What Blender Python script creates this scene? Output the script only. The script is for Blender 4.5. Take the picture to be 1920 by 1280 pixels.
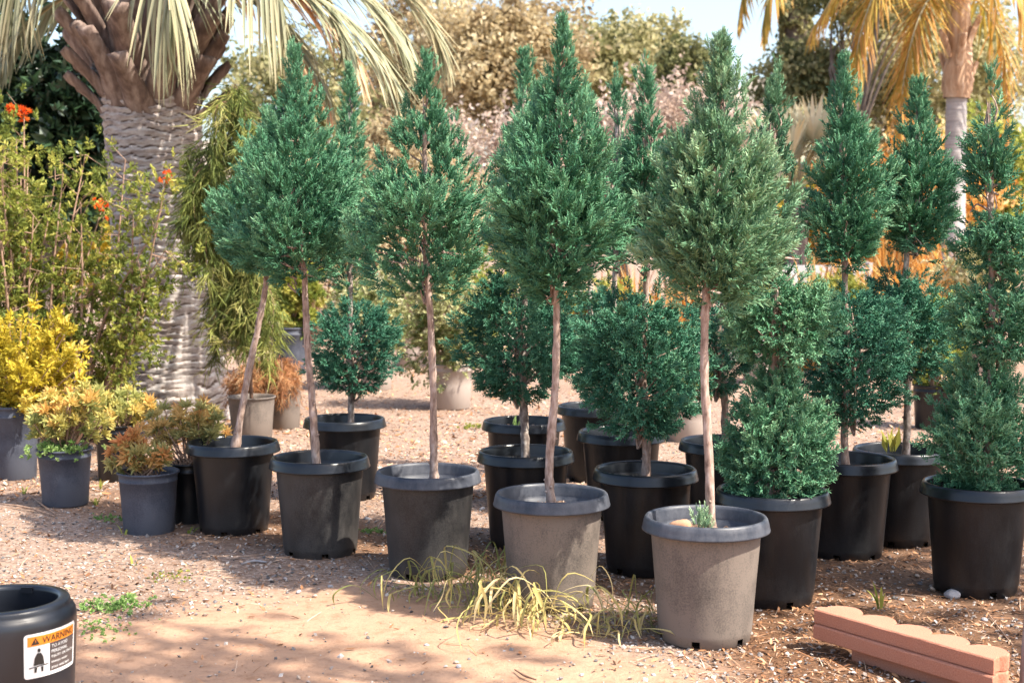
import bpy, math, random
import numpy as np
from mathutils import Vector, Matrix
for o in list(bpy.data.objects): bpy.data.objects.remove(o)
S = bpy.context.scene
C = S.collection
rng = np.random.default_rng(7); random.seed(7)
PI = math.pi
# ------------------------------------------------------------------ camera
CAMH = 1.43; FPX = 2667.0; PITCH = math.atan(200/FPX)
cd = bpy.data.cameras.new('camera'); cam = bpy.data.objects.new('camera', cd); C.objects.link(cam)
cd.sensor_width = 36; cd.lens = FPX/1920*36; cd.clip_start = 0.05; cd.clip_end = 2000
cam.location = (0, 0, CAMH); cam.rotation_euler = (PI/2-PITCH, 0, 0)
cd.dof.use_dof = True; cd.dof.focus_distance = 5.6; cd.dof.aperture_fstop = 4.2
S.camera = cam
# ------------------------------------------------------------------ sky, sun, exposure
SUN_AZ = math.atan2(0.89, -0.455); SUN_EL = math.radians(53)
w = bpy.data.worlds.new('World'); S.world = w; w.use_nodes = True
nt = w.node_tree; nt.nodes.clear()
sky = nt.nodes.new('ShaderNodeTexSky'); sky.sky_type = 'NISHITA'; sky.sun_disc = False
sky.sun_elevation = SUN_EL; sky.sun_rotation = SUN_AZ; sky.air_density = 1.0; sky.dust_density = 3.0; sky.ozone_density = 1.0
bg = nt.nodes.new('ShaderNodeBackground'); bg.inputs[1].default_value = 0.15
wo = nt.nodes.new('ShaderNodeOutputWorld'); nt.links.new(sky.outputs[0], bg.inputs[0]); nt.links.new(bg.outputs[0], wo.inputs[0])
sd = bpy.data.lights.new('sun', 'SUN'); sd.energy = 4.6; sd.angle = math.radians(0.55); sd.color = (1.0, 0.92, 0.80)
sun = bpy.data.objects.new('sun', sd); C.objects.link(sun)
sdir = Vector((math.sin(SUN_AZ)*math.cos(SUN_EL), math.cos(SUN_AZ)*math.cos(SUN_EL), math.sin(SUN_EL)))
sun.rotation_euler = sdir.to_track_quat('Z', 'Y').to_euler(); sun.location = (6, -2, 8)
S.view_settings.view_transform = 'Standard'; S.view_settings.look = 'None'; S.view_settings.gamma = 1
S.view_settings.use_curve_mapping = False; S.view_settings.exposure = 1.38
S.render.engine = 'CYCLES'; S.cycles.max_bounces = 6; S.cycles.diffuse_bounces = 3; S.cycles.glossy_bounces = 2; S.cycles.transmission_bounces = 3; S.cycles.caustics_reflective = False; S.cycles.caustics_refractive = False
# ------------------------------------------------------------------ helpers
ct, st = math.cos(PITCH), math.sin(PITCH)
def ray(u, v):
    a = (u-960)/FPX; b = (640-v)/FPX
    return np.array([a, ct+b*st, -st+b*ct])
def at(u, v, y):
    d = ray(u, v); return np.array([0, 0, CAMH])+d*(y/d[1])
def gnd(u, v):
    d = ray(u, v); return np.array([0, 0, CAMH])+d*(-CAMH/d[2])
def mpp(y): return (y*ct+0.05)/FPX      # metres per photo pixel at depth y
def nrm(a): return a/np.maximum(np.linalg.norm(a, axis=-1, keepdims=True), 1e-9)
def vnoise(p, seed=0):
    # smooth value noise for (n,3) points, 0..1
    p = np.asarray(p, float); i = np.floor(p).astype(np.int64); f = p-i; f = f*f*(3-2*f)
    def h(ix, iy, iz):
        n = (ix*374761393+iy*668265263+iz*2147483647+seed*974711) & 0xffffffff
        n = ((n ^ (n >> 13))*1274126177) & 0xffffffff
        return ((n ^ (n >> 16)) & 0xffff)/65535.0
    r = 0
    for dx in (0, 1):
        for dy in (0, 1):
            for dz in (0, 1):
                wgt = (f[:, 0] if dx else 1-f[:, 0])*(f[:, 1] if dy else 1-f[:, 1])*(f[:, 2] if dz else 1-f[:, 2])
                r = r+wgt*h(i[:, 0]+dx, i[:, 1]+dy, i[:, 2]+dz)
    return r
class MB:
    def __init__(s): s.V = []; s.T = []; s.Q = []; s.c = []; s.n = 0
    def add(s, V, F, tint=0.5):
        V = np.asarray(V, float).reshape(-1, 3); F = np.asarray(F, np.int64)
        s.V.append(V); s.c.append(np.broadcast_to(np.asarray(tint, float), (len(V),)))
        (s.T if F.shape[1] == 3 else s.Q).append(F+s.n); s.n += len(V); return s
    def mesh(s, name, smooth=True):
        V = np.concatenate(s.V); me = bpy.data.meshes.new(name)
        T = np.concatenate(s.T) if s.T else np.zeros((0, 3), np.int64)
        Q = np.concatenate(s.Q) if s.Q else np.zeros((0, 4), np.int64)
        me.vertices.add(len(V)); me.vertices.foreach_set('co', V.astype(np.float32).ravel())
        L = np.concatenate([T.ravel(), Q.ravel()]); me.loops.add(len(L)); me.loops.foreach_set('vertex_index', L.astype(np.int32))
        ls = np.concatenate([np.arange(len(T))*3, len(T)*3+np.arange(len(Q))*4])
        me.polygons.add(len(ls)); me.polygons.foreach_set('loop_start', ls.astype(np.int32))
        me.polygons.foreach_set('use_smooth', np.full(len(ls), smooth))
        a = me.attributes.new('tint', 'FLOAT', 'POINT'); a.data.foreach_set('value', np.concatenate(s.c).astype(np.float32))
        me.update(calc_edges=True); return me
def link(name, me, mat, parent=None, loc=(0, 0, 0), rz=0.0):
    o = bpy.data.objects.new(name, me); C.objects.link(o); o.parent = parent; o.location = loc; o.rotation_euler = (0, 0, rz)
    if mat is not None:
        if not me.materials: me.materials.append(mat)
        if me.materials[0] != mat: o.material_slots[0].link = 'OBJECT'; o.material_slots[0].material = mat
    return o
def build(mb, name, mat, parent=None, loc=(0, 0, 0), smooth=True, stuff=False):
    o = link(name, mb.mesh(name, smooth), mat, parent, loc)
    if stuff: o['kind'] = 'stuff'
    return o
def tag(o, label, cat, group=None):
    o['label'] = label; o['category'] = cat
    if group: o['group'] = group
    return o
def thing(name, label, cat, loc, group=None):
    o = bpy.data.objects.new(name, None); C.objects.link(o); o.location = [float(x) for x in loc]; o.empty_display_size = 0.1
    return tag(o, label, cat, group)
def tube(pts, rad, sides=8, cap=True, jit=0.0):
    P = np.asarray(pts, float); n = len(P); rad = np.broadcast_to(np.asarray(rad, float), (n,))
    T = nrm(np.gradient(P, axis=0)); ref = np.array([0.31, 0.9, 0.12]); A = nrm(np.cross(T, ref)); B = np.cross(T, A)
    th = np.arange(sides)*2*PI/sides
    R = rad[:, None]*(1+jit*rng.uniform(-1, 1, (n, sides)))
    V = P[:, None]+R[..., None]*(np.cos(th)[None, :, None]*A[:, None]+np.sin(th)[None, :, None]*B[:, None])
    i = np.arange(n-1)[:, None]*sides; j = np.arange(sides)[None]; k = (j+1) % sides
    F = np.stack([i+j, i+k, i+sides+k, i+sides+j], -1).reshape(-1, 4)
    return V.reshape(-1, 3), F
def curve(pts, n=16):
    # Catmull-Rom through the points
    P = np.asarray(pts, float)
    if len(P) == 2: return P[0]+(P[1]-P[0])*np.linspace(0, 1, n)[:, None]
    Q = np.vstack([2*P[0]-P[1], P, 2*P[-1]-P[-2]]); out = []
    for s in np.linspace(0, len(P)-1-1e-6, n):
        i = int(s); t = s-i; a, b, c, d = Q[i:i+4]
        out.append(0.5*((2*b)+(-a+c)*t+(2*a-5*b+4*c-d)*t*t+(-a+3*b-3*c+d)*t**3))
    return np.array(out)
def lathe(prof, sides=64, skip=None):
    P = np.asarray(prof, float); n = len(P); th = np.arange(sides)*2*PI/sides
    V = np.stack([P[:, 0, None]*np.cos(th), P[:, 0, None]*np.sin(th), np.repeat(P[:, 1, None], sides, 1)], -1).reshape(-1, 3)
    F = []
    for i in range(n-1):
        for j in range(sides):
            if skip and skip(i, j): continue
            k = (j+1) % sides; F.append((i*sides+j, i*sides+k, (i+1)*sides+k, (i+1)*sides+j))
    return V, np.array(F)
def frames(D, roll=None):
    D = nrm(D); ref = np.where(np.abs(D[:, 2:3]) > 0.95, np.array([[1., 0, 0]]), np.array([[0, 0, 1.]]))
    X = nrm(np.cross(ref, D)); Y = np.cross(D, X)
    r = rng.uniform(0, 2*PI, len(D)) if roll is None else np.broadcast_to(roll, (len(D),))
    c, s = np.cos(r)[:, None], np.sin(r)[:, None]
    return np.stack([X*c+Y*s, -X*s+Y*c, D], -1)      # columns
def scatter(mb, tpl, P, D, sc, tint, roll=None):
    # copies of a template (verts, faces, tipvalue) at points P, its +Z along D, scaled, each with its own tint
    V, F, tip = tpl; n = len(P)
    if n == 0: return
    M = frames(D, roll); sc = np.broadcast_to(np.asarray(sc, float), (n,)) if np.ndim(sc) < 2 else sc
    W = V[None]*(sc[:, None, None] if sc.ndim == 1 else sc[:, None, :])
    W = np.einsum('nij,nvj->nvi', M, W)+P[:, None]
    t = np.broadcast_to(np.asarray(tint, float), (n,))[:, None]+tip[None]
    FF = (F[None]+(np.arange(n)*len(V))[:, None, None]).reshape(-1, F.shape[1])
    mb.add(W.reshape(-1, 3), FF, np.clip(t, 0, 1).ravel())
# ------------------------------------------------------------------ materials
MATS = {}
def newmat(name):
    m = bpy.data.materials.new(name); m.use_nodes = True; n = m.node_tree; n.nodes.clear()
    out = n.nodes.new('ShaderNodeOutputMaterial'); p = n.nodes.new('ShaderNodeBsdfPrincipled'); n.links.new(p.outputs[0], out.inputs[0])
    MATS[name] = m; return m, n, p, out
def ramp(n, cols, pos=None, interp='LINEAR'):
    r = n.nodes.new('ShaderNodeValToRGB'); e = r.color_ramp.elements; r.color_ramp.interpolation = interp
    pos = pos or [i/(len(cols)-1) for i in range(len(cols))]
    while len(e) < len(cols): e.new(0.5)
    for k, (c, q) in enumerate(zip(cols, pos)): e[k].position = q; e[k].color = (*c, 1)
    return r
def noise(n, scale, detail=4, rough=0.55, stretch=None):
    tc = n.nodes.new('ShaderNodeTexCoord'); t = n.nodes.new('ShaderNodeTexNoise')
    t.inputs['Scale'].default_value = scale; t.inputs['Detail'].default_value = detail; t.inputs['Roughness'].default_value = rough
    if stretch:
        mp = n.nodes.new('ShaderNodeMapping'); mp.inputs['Scale'].default_value = stretch
        n.links.new(tc.outputs['Object'], mp.inputs[0]); n.links.new(mp.outputs[0], t.inputs['Vector'])
    else: n.links.new(tc.outputs['Object'], t.inputs['Vector'])
    return t
def mixc(n, fac, a, b):
    m = n.nodes.new('ShaderNodeMix'); m.data_type = 'RGBA'
    for k, v in ((0, fac), (6, a), (7, b)):
        if isinstance(v, (int, float)): m.inputs[k].default_value = v
        elif isinstance(v, tuple): m.inputs[k].default_value = (*v, 1)
        else: n.links.new(v, m.inputs[k])
    return m.outputs[2]
def bump(n, p, h, strength=0.3, dist=0.01):
    b = n.nodes.new('ShaderNodeBump'); b.inputs['Strength'].default_value = strength; b.inputs['Distance'].default_value = dist
    n.links.new(h, b.inputs['Height']); n.links.new(b.outputs[0], p.inputs['Normal'])
def leafmat(name, cols, trans=0.3, rough=0.55, pos=None, spec=0.25):
    m, n, p, out = newmat(name)
    a = n.nodes.new('ShaderNodeAttribute'); a.attribute_name = 'tint'
    r = ramp(n, cols, pos); n.links.new(a.outputs['Fac'], r.inputs[0])
    n.links.new(r.outputs[0], p.inputs['Base Color']); p.inputs['Roughness'].default_value = rough; p.inputs['Specular IOR Level'].default_value = spec
    t = n.nodes.new('ShaderNodeBsdfTranslucent'); n.links.new(r.outputs[0], t.inputs[0])
    mx = n.nodes.new('ShaderNodeMixShader'); mx.inputs[0].default_value = trans
    n.links.new(p.outputs[0], mx.inputs[1]); n.links.new(t.outputs[0], mx.inputs[2]); n.links.new(mx.outputs[0], out.inputs[0])
    return m
def plainmat(name, cols, scale=20, rough=0.7, bs=0.3, bd=0.004, stretch=None, spec=0.3, detail=6):
    m, n, p, out = newmat(name); t = noise(n, scale, detail, 0.6, stretch); r = ramp(n, cols, [0.3+0.4*i/max(1, len(cols)-1) for i in range(len(cols))])
    n.links.new(t.outputs['Fac'], r.inputs[0]); n.links.new(r.outputs[0], p.inputs['Base Color']); p.inputs['Roughness'].default_value = rough
    p.inputs['Specular IOR Level'].default_value = spec
    bump(n, p, t.outputs['Fac'], bs, bd); return m
def tintmat(name, cols, rough=0.8, pos=None, spec=0.2):
    m, n, p, out = newmat(name); a = n.nodes.new('ShaderNodeAttribute'); a.attribute_name = 'tint'
    r = ramp(n, cols, pos); n.links.new(a.outputs['Fac'], r.inputs[0]); n.links.new(r.outputs[0], p.inputs['Base Color'])
    p.inputs['Roughness'].default_value = rough; p.inputs['Specular IOR Level'].default_value = spec; return m
def plastic(name, base, dustc, dust, rough=0.4, bmp=0.12, speck=0.75):
    # moulded pot plastic under an uneven coat of dust: big stains, fine speckle, scratches, splash dirt near the foot
    m, n, p, out = newmat(name); big = noise(n, 5, 5, 0.65); fine = noise(n, 170, 2, 0.6); scr = noise(n, 22, 6, 0.7, (1, 1, 0.25))
    a = n.nodes.new('ShaderNodeMath'); a.operation = 'MULTIPLY_ADD'; n.links.new(fine.outputs['Fac'], a.inputs[0]); a.inputs[1].default_value = speck
    n.links.new(big.outputs['Fac'], a.inputs[2])
    b = n.nodes.new('ShaderNodeMath'); b.operation = 'MULTIPLY_ADD'; n.links.new(scr.outputs['Fac'], b.inputs[0]); b.inputs[1].default_value = 0.5; n.links.new(a.outputs[0], b.inputs[2])
    geo = n.nodes.new('ShaderNodeTexCoord'); sx = n.nodes.new('ShaderNodeSeparateXYZ'); n.links.new(geo.outputs['Object'], sx.inputs[0])
    fo = n.nodes.new('ShaderNodeMapRange'); fo.inputs[1].default_value = 0.0; fo.inputs[2].default_value = 0.16; fo.inputs[3].default_value = 0.16; fo.inputs[4].default_value = 0.0
    n.links.new(sx.outputs[2], fo.inputs[0])
    c = n.nodes.new('ShaderNodeMath'); c.operation = 'ADD'; n.links.new(b.outputs[0], c.inputs[0]); n.links.new(fo.outputs[0], c.inputs[1])
    mr = n.nodes.new('ShaderNodeMapRange'); lo = 1.35-0.75*dust; mr.inputs[1].default_value = lo-0.22; mr.inputs[2].default_value = lo+0.30
    mr.inputs[3].default_value = 0.0; mr.inputs[4].default_value = min(1.0, 0.25+0.8*dust)
    n.links.new(c.outputs[0], mr.inputs[0])
    n.links.new(mixc(n, mr.outputs[0], base, dustc), p.inputs['Base Color'])
    rr = n.nodes.new('ShaderNodeMapRange'); rr.inputs[3].default_value = rough; rr.inputs[4].default_value = 0.9; n.links.new(mr.outputs[0], rr.inputs[0]); n.links.new(rr.outputs[0], p.inputs['Roughness'])
    p.inputs['Specular IOR Level'].default_value = 0.45
    bump(n, p, b.outputs[0], bmp, 0.003); return m
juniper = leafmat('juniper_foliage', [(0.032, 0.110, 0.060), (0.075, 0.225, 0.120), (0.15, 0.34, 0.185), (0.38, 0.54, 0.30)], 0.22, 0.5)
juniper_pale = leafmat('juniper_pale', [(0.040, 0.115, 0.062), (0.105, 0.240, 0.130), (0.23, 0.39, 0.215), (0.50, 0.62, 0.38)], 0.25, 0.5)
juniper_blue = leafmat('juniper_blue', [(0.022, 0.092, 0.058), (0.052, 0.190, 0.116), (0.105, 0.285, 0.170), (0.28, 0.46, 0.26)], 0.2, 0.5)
bark = plainmat('juniper_bark', [(0.12, 0.075, 0.055), (0.33, 0.235, 0.19), (0.50, 0.40, 0.35)], 60, 0.85, 0.6, 0.004, (1, 1, 0.35))
bark_pale = plainmat('juniper_bark_mottled', [(0.07, 0.05, 0.045), (0.26, 0.21, 0.18), (0.62, 0.56, 0.50)], 45, 0.85, 0.6, 0.004, (1, 1, 0.5))
twig_m = plainmat('twig_brown', [(0.10, 0.055, 0.035), (0.24, 0.14, 0.09)], 40, 0.85)
stem_m = plainmat('stem_tan', [(0.20, 0.12, 0.08), (0.42, 0.28, 0.20)], 40, 0.85)
pot_black = plastic('pot_black', (0.0045, 0.0055, 0.0075), (0.055, 0.052, 0.052), 0.10, 0.36)
pot_dust1 = plastic('pot_dusty', (0.008, 0.009, 0.011), (0.10, 0.09, 0.083), 0.30, 0.42)
pot_dust2 = plastic('pot_grey_weathered', (0.030, 0.028, 0.028), (0.225, 0.182, 0.150), 0.58, 0.5)
rim_black = plastic('rim_black', (0.007, 0.009, 0.013), (0.045, 0.052, 0.066), 0.28, 0.30, .03, .15)
rim_grey = plastic('rim_grey', (0.012, 0.016, 0.027), (0.15, 0.155, 0.175), 0.62, 0.34, .03, .15)
pot_blue = plastic('pot_blue_grey', (0.012, 0.018, 0.036), (0.11, 0.12, 0.15), 0.48, 0.45)
pot_taupe = plastic('pot_taupe', (0.10, 0.08, 0.07), (0.36, 0.30, 0.26), 0.8, 0.6)
drum_m = plastic('drum_plastic', (0.010, 0.012, 0.017), (0.09, 0.085, 0.085), 0.22, 0.33, .03, .1)
soil_m = plainmat('potting_soil', [(0.045, 0.028, 0.02), (0.13, 0.08, 0.055), (0.30, 0.20, 0.14)], 70, 0.95, 1.0, 0.02)
# ------------------------------------------------------------------ ground
def lerp_tab(x, xs, ys): return np.interp(x, xs, ys)
def sstep(a, b, x): t = np.clip((x-a)/(b-a), 0, 1); return t*t*(3-2*t)
def dirt_w(x, y):
    yb = lerp_tab(x, [-4, -1.9, -1.5, -1.15, -0.68, -0.12, 0.45, 0.8, 1.3, 3], [4.6, 4.9, 5.1, 5.5, 5.75, 5.45, 4.85, 4.5, 4.2, 3.6])
    p = np.stack([x*2.3, y*2.3, x*0], -1); p2 = p*3.3
    return sstep(-0.28, 0.25, yb-y+0.5*(vnoise(p, 3)-0.5)+0.25*(vnoise(p2, 4)-0.5))
def mulch_w(x, y):
    # dark leaf mulch between the pots and on the right
    a = sstep(0.45, 0.9, x-0.0)*sstep(8.2, 7.2, y)
    b = sstep(0.75, 0.2, np.abs(y-(6.05-0.62*(x+0.2))-0.25))*sstep(-2.6, -2.0, x)
    p = np.stack([x*2.0, y*2.0, x*0+5], -1)
    return np.clip(np.maximum(a, 0.85*b)+0.6*(vnoise(p, 9)-0.5), 0, 1)
def gz(x, y):
    p = np.stack([x*1.6, y*1.6, x*0], -1); q = np.stack([x*7, y*7, x*0], -1); q2 = np.stack([x*19, y*19, x*0], -1)
    return 0.014*(vnoise(p, 1)-0.5)+0.009*(vnoise(q, 2)-0.5)+0.004*(vnoise(q2, 5)-0.5)
gx = np.concatenate([-np.geomspace(900, 4.2, 26), np.linspace(-4, 4, 151), np.geomspace(4.2, 900, 26)])
gy = np.concatenate([-np.geomspace(300, 1.0, 14), np.linspace(0, 3.4, 18), np.linspace(3.5, 9, 105), np.linspace(9.1, 16, 45), np.geomspace(16.5, 1500, 34)])
X, Y = np.meshgrid(gx, gy); xf, yf = X.ravel(), Y.ravel()
fade = sstep(60, 20, np.hypot(xf, yf)); Vg = np.stack([xf, yf, gz(xf, yf)*fade], -1)
nx, ny = len(gx), len(gy); ii = (np.arange(ny-1)[:, None]*nx+np.arange(nx-1)[None]); Fg = np.stack([ii, ii+1, ii+nx+1, ii+nx], -1).reshape(-1, 4)
m, n, p, out = newmat('ground_soil')
aD = n.nodes.new('ShaderNodeAttribute'); aD.attribute_name = 'tint'
aM = n.nodes.new('ShaderNodeAttribute'); aM.attribute_name = 'mulch'
n1 = noise(n, 3.0, 6, 0.65); n2 = noise(n, 70, 5, 0.7); n3 = noise(n, 16, 6, 0.7)
vor = n.nodes.new('ShaderNodeTexVoronoi'); vor.inputs['Scale'].default_value = 75; tcx = n.nodes.new('ShaderNodeTexCoord'); n.links.new(tcx.outputs['Object'], vor.inputs['Vector'])
dirt = mixc(n, n1.outputs['Fac'], (0.32, 0.185, 0.115), (0.44, 0.285, 0.195)); r2 = ramp(n, [(0.62, 0.55, 0.5), (1, 1, 1), (1.15, 1.1, 1.05)], [0.3, 0.5, 0.75]); n.links.new(n3.outputs['Fac'], r2.inputs[0])
mul = n.nodes.new('ShaderNodeMix'); mul.data_type = 'RGBA'; mul.blend_type = 'MULTIPLY'; mul.inputs[0].default_value = 0.7; n.links.new(dirt, mul.inputs[6]); n.links.new(r2.outputs[0], mul.inputs[7])
sep = n.nodes.new('ShaderNodeSeparateColor'); n.links.new(vor.outputs['Color'], sep.inputs[0])
rg = ramp(n, [(0.09, 0.07, 0.06), (0.20, 0.165, 0.145), (0.30, 0.225, 0.175), (0.42, 0.36, 0.32)], [0.05, 0.4, 0.7, 1.0]); n.links.new(sep.outputs[0], rg.inputs[0])
gra = mixc(n, n3.outputs['Fac'], rg.outputs[0], (0.28, 0.175, 0.12))
rm = ramp(n, [(0.05, 0.027, 0.016), (0.13, 0.07, 0.04), (0.25, 0.14, 0.08)], [0.3, 0.5, 0.75]); n.links.new(n2.outputs['Fac'], rm.inputs[0])
gm = mixc(n, aM.outputs['Fac'], gra, rm.outputs[0]); fin = mixc(n, aD.outputs['Fac'], gm, mul.outputs[2])
n.links.new(fin, p.inputs['Base Color']); p.inputs['Roughness'].default_value = 0.95; p.inputs['Specular IOR Level'].default_value = 0.1
ad = n.nodes.new('ShaderNodeMath'); ad.operation = 'MULTIPLY_ADD'; n.links.new(n2.outputs['Fac'], ad.inputs[0]); ad.inputs[1].default_value = 0.5; n.links.new(n3.outputs['Fac'], ad.inputs[2])
bump(n, p, ad.outputs[0], 0.6, 0.02)
mb = MB().add(Vg, Fg, dirt_w(xf, yf)); go = build(mb, 'ground', m); go['kind'] = 'structure'
a = go.data.attributes.new('mulch', 'FLOAT', 'POINT'); a.data.foreach_set('value', mulch_w(xf, yf).astype(np.float32))
# distant hill; its pale dry tan also has the far haze painted in
hx, hy = np.meshgrid(np.linspace(-60, 190, 90), np.linspace(190, 330, 30)); hp = np.stack([hx.ravel()*0.03, hy.ravel()*0.03, hx.ravel()*0], -1)
e = np.exp(-((hx-52)/34)**2)*28+np.exp(-((hx-130)/60)**2)*26+np.exp(-((hx+40)/45)**2)*20
hz = (e*np.clip(1-np.abs(hy-255)/72, 0, 1)**0.7).ravel()*(0.8+0.4*vnoise(hp, 6))+3*vnoise(hp*5, 7)-2.5
ii = (np.arange(29)[:, None]*90+np.arange(89)[None]); F = np.stack([ii, ii+1, ii+91, ii+90], -1).reshape(-1, 4)
hm = plainmat('hazed_dry_hillside', [(0.16, 0.15, 0.11), (0.36, 0.30, 0.24), (0.46, 0.39, 0.33)], 0.12, 0.95, 0.2, 0.2)
ho = build(MB().add(np.stack([hx.ravel(), hy.ravel(), hz], -1), F), 'hill', hm); ho['kind'] = 'structure'
# ------------------------------------------------------------------ loose ground cover (uncountable)
def octa(): # small uneven stone
    V = np.array([[1, 0, 0], [-1, 0, 0], [0, 1, 0], [0, -1, 0], [0, 0, .75], [0, 0, -.75]], float)
    F = np.array([[0, 2, 4], [2, 1, 4], [1, 3, 4], [3, 0, 4], [2, 0, 5], [1, 2, 5], [3, 1, 5], [0, 3, 5]]); return V, F, np.zeros(6)
def field(nn, y0, y1, side=0.8):
    u = rng.random(nn); y = 1/(1/y0-u*(1/y0-1/y1)); x = rng.uniform(-1, 1, nn)*(0.40*y+side); return x, y
def put_field(name, mat, nn, y0, y1, keep, tpl, smin, smax, flat, zoff, label, cat, tints=(0, 1), tilt=0.5):
    x, y = field(nn, y0, y1); k = rng.random(nn) < keep(x, y); x, y = x[k], y[k]; mb = MB(); nn = len(x)
    s = smin*(smax/smin)**(rng.random(nn)**1.6); D = np.stack([rng.normal(0, tilt, nn), rng.normal(0, tilt, nn), np.ones(nn)], -1)
    sc = np.stack([s*rng.uniform(.7, 1.3, nn), s*rng.uniform(.7, 1.1, nn), s*flat*rng.uniform(.6, 1.1, nn)], -1)
    scatter(mb, tpl, np.stack([x, y, gz(x, y)+zoff*s], -1), D, sc, rng.uniform(*tints, nn))
    o = build(mb, name, mat, smooth=False, stuff=True); return tag(o, label, cat)
gravel_m = tintmat('gravel_stone', [(0.07, 0.065, 0.065), (0.19, 0.175, 0.17), (0.30, 0.24, 0.20), (0.38, 0.32, 0.28), (0.50, 0.46, 0.42)], 0.85)
chip_m = tintmat('leaf_litter', [(0.06, 0.03, 0.018), (0.19, 0.09, 0.045), (0.38, 0.18, 0.085), (0.50, 0.30, 0.18), (0.58, 0.46, 0.36)], 0.85)
put_field('gravel', gravel_m, 40000, 4.0, 12, lambda x, y: np.clip((1-0.93*dirt_w(x, y))*(1-0.55*mulch_w(x, y)), 0.04, 1), octa(), 0.0035, 0.0125, 0.8, 0.35,
          'pale grey and tan gravel spread over the nursery yard', 'gravel')
def chip():
    V = np.array([[-1, 0, 0], [-.3, .34, .06], [.5, .3, .0], [1, 0, .1], [.4, -.32, .02], [-.4, -.3, .1]], float)
    return V, np.array([[0, 5, 4, 1], [1, 4, 3, 2]]), np.zeros(6)
def chip_keep(x, y):
    far = sstep(7.0, 8.5, y)
    return np.clip(0.03+0.30*(1-dirt_w(x, y))+0.6*mulch_w(x, y)*(1-dirt_w(x, y))+0.6*far, 0, 1)
put_field('leaf_litter', chip_m, 60000, 4.0, 17, chip_keep, chip(), 0.005, 0.019, 1.0, 0.35, 'brown dry leaf litter and bark chips among the pots', 'leaf litter', (0, .86), tilt=0.4)
put_field('fallen_leaves', chip_m, 16000, 7.6, 17, lambda x, y: np.clip(0.35+0.9*(vnoise(np.stack([x*1.1, y*1.1, x*0], -1), 21)-.35), 0, 1), chip(), 0.014, 0.036, 1.0, 0.3, 'fallen brown and tan leaves strewn over the yard behind the pots', 'fallen leaves', (.1, 1), tilt=0.4)
ndl = (np.array([[-1, 0.022, 0], [-1, -0.022, 0], [0, -.03, .06], [0, .03, .06], [1, 0.06, 0.0], [1, 0.02, 0.02]], float), np.array([[0, 1, 2, 3], [3, 2, 5, 4]]), np.zeros(6))
put_field('fallen_needles', chip_m, 9000, 4.2, 10, lambda x, y: np.clip(0.05+0.7*(1-dirt_w(x, y)), 0, 1), ndl, 0.02, 0.06, 1.0, 0.12, 'thin tan fallen needles and twigs scattered over the gravel', 'fallen needles', (0.3, 1), 0.12)
# ------------------------------------------------------------------ nursery pots
NS = 72
def notch(i, j): return i == 1 and (j % 12) in (3, 4)
POT = [(0.155, 0.004), (0.160, 0.008), (0.163, 0.032), (0.165, 0.036), (0.1665, 0.05), (0.178, 0.20), (0.189, 0.33), (0.195, 0.405), (0.196, 0.415)]
pot_me = MB().add(*lathe(POT, NS, notch)).mesh('pot')
IN = [(0.2005, 0.4395), (0.198, 0.43), (0.194, 0.40), (0.1935, 0.398), (0.1925, 0.384), (0.190, 0.382), (0.189, 0.36), (0.187, 0.358), (0.184, 0.30), (0.178, 0.24)]
RIM = [(0.193, 0.397), (0.2225, 0.394), (0.2262, 0.396), (0.2262, 0.400), (0.2245, 0.404), (0.2215, 0.420), (0.2170, 0.436), (0.2125, 0.4425), (0.2060, 0.4430)]+IN
rim_me = MB().add(*lathe(RIM, NS)).mesh('rim')
def soil_mesh(r, z, seed, bumpy=0.012):
    V = [(0, 0, z)]; F = []; R = 9; K = 30
    for i in range(1, R+1):
        for k in range(K): V.append((r*i/R*math.cos(2*PI*k/K), r*i/R*math.sin(2*PI*k/K), z))
    V = np.array(V); V[:, 2] += bumpy*(vnoise(V*40+seed*9, seed)-0.5)*2+bumpy*0.7*(vnoise(V*110+seed, seed+1)-0.5)*2
    T = [(0, 1+k, 1+(k+1) % K) for k in range(K)]; Q = [(1+(i-1)*K+k, 1+i*K+k, 1+i*K+(k+1) % K, 1+(i-1)*K+(k+1) % K) for i in range(1, R) for k in range(K)]
    mb = MB().add(V, T); mb.Q.append(np.array(Q, np.int64)); return mb.mesh('soil')
soils = [soil_mesh(0.186, 0.368, k, .016) for k in range(3)]
def chips_on(parent, r, z, n, name='soil_chips'):
    a = rng.uniform(0, 2*PI, n); rr = r*np.sqrt(rng.random(n)); mb = MB()
    scatter(mb, chip(), np.stack([rr*np.cos(a), rr*np.sin(a), np.full(n, z)+rng.uniform(0, .012, n)], -1), np.stack([rng.normal(0, .5, n), rng.normal(0, .5, n), np.ones(n)], -1), rng.uniform(.005, .014, n), rng.random(n))
    return build(mb, name, chip_m, parent, smooth=False, stuff=True)
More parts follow.
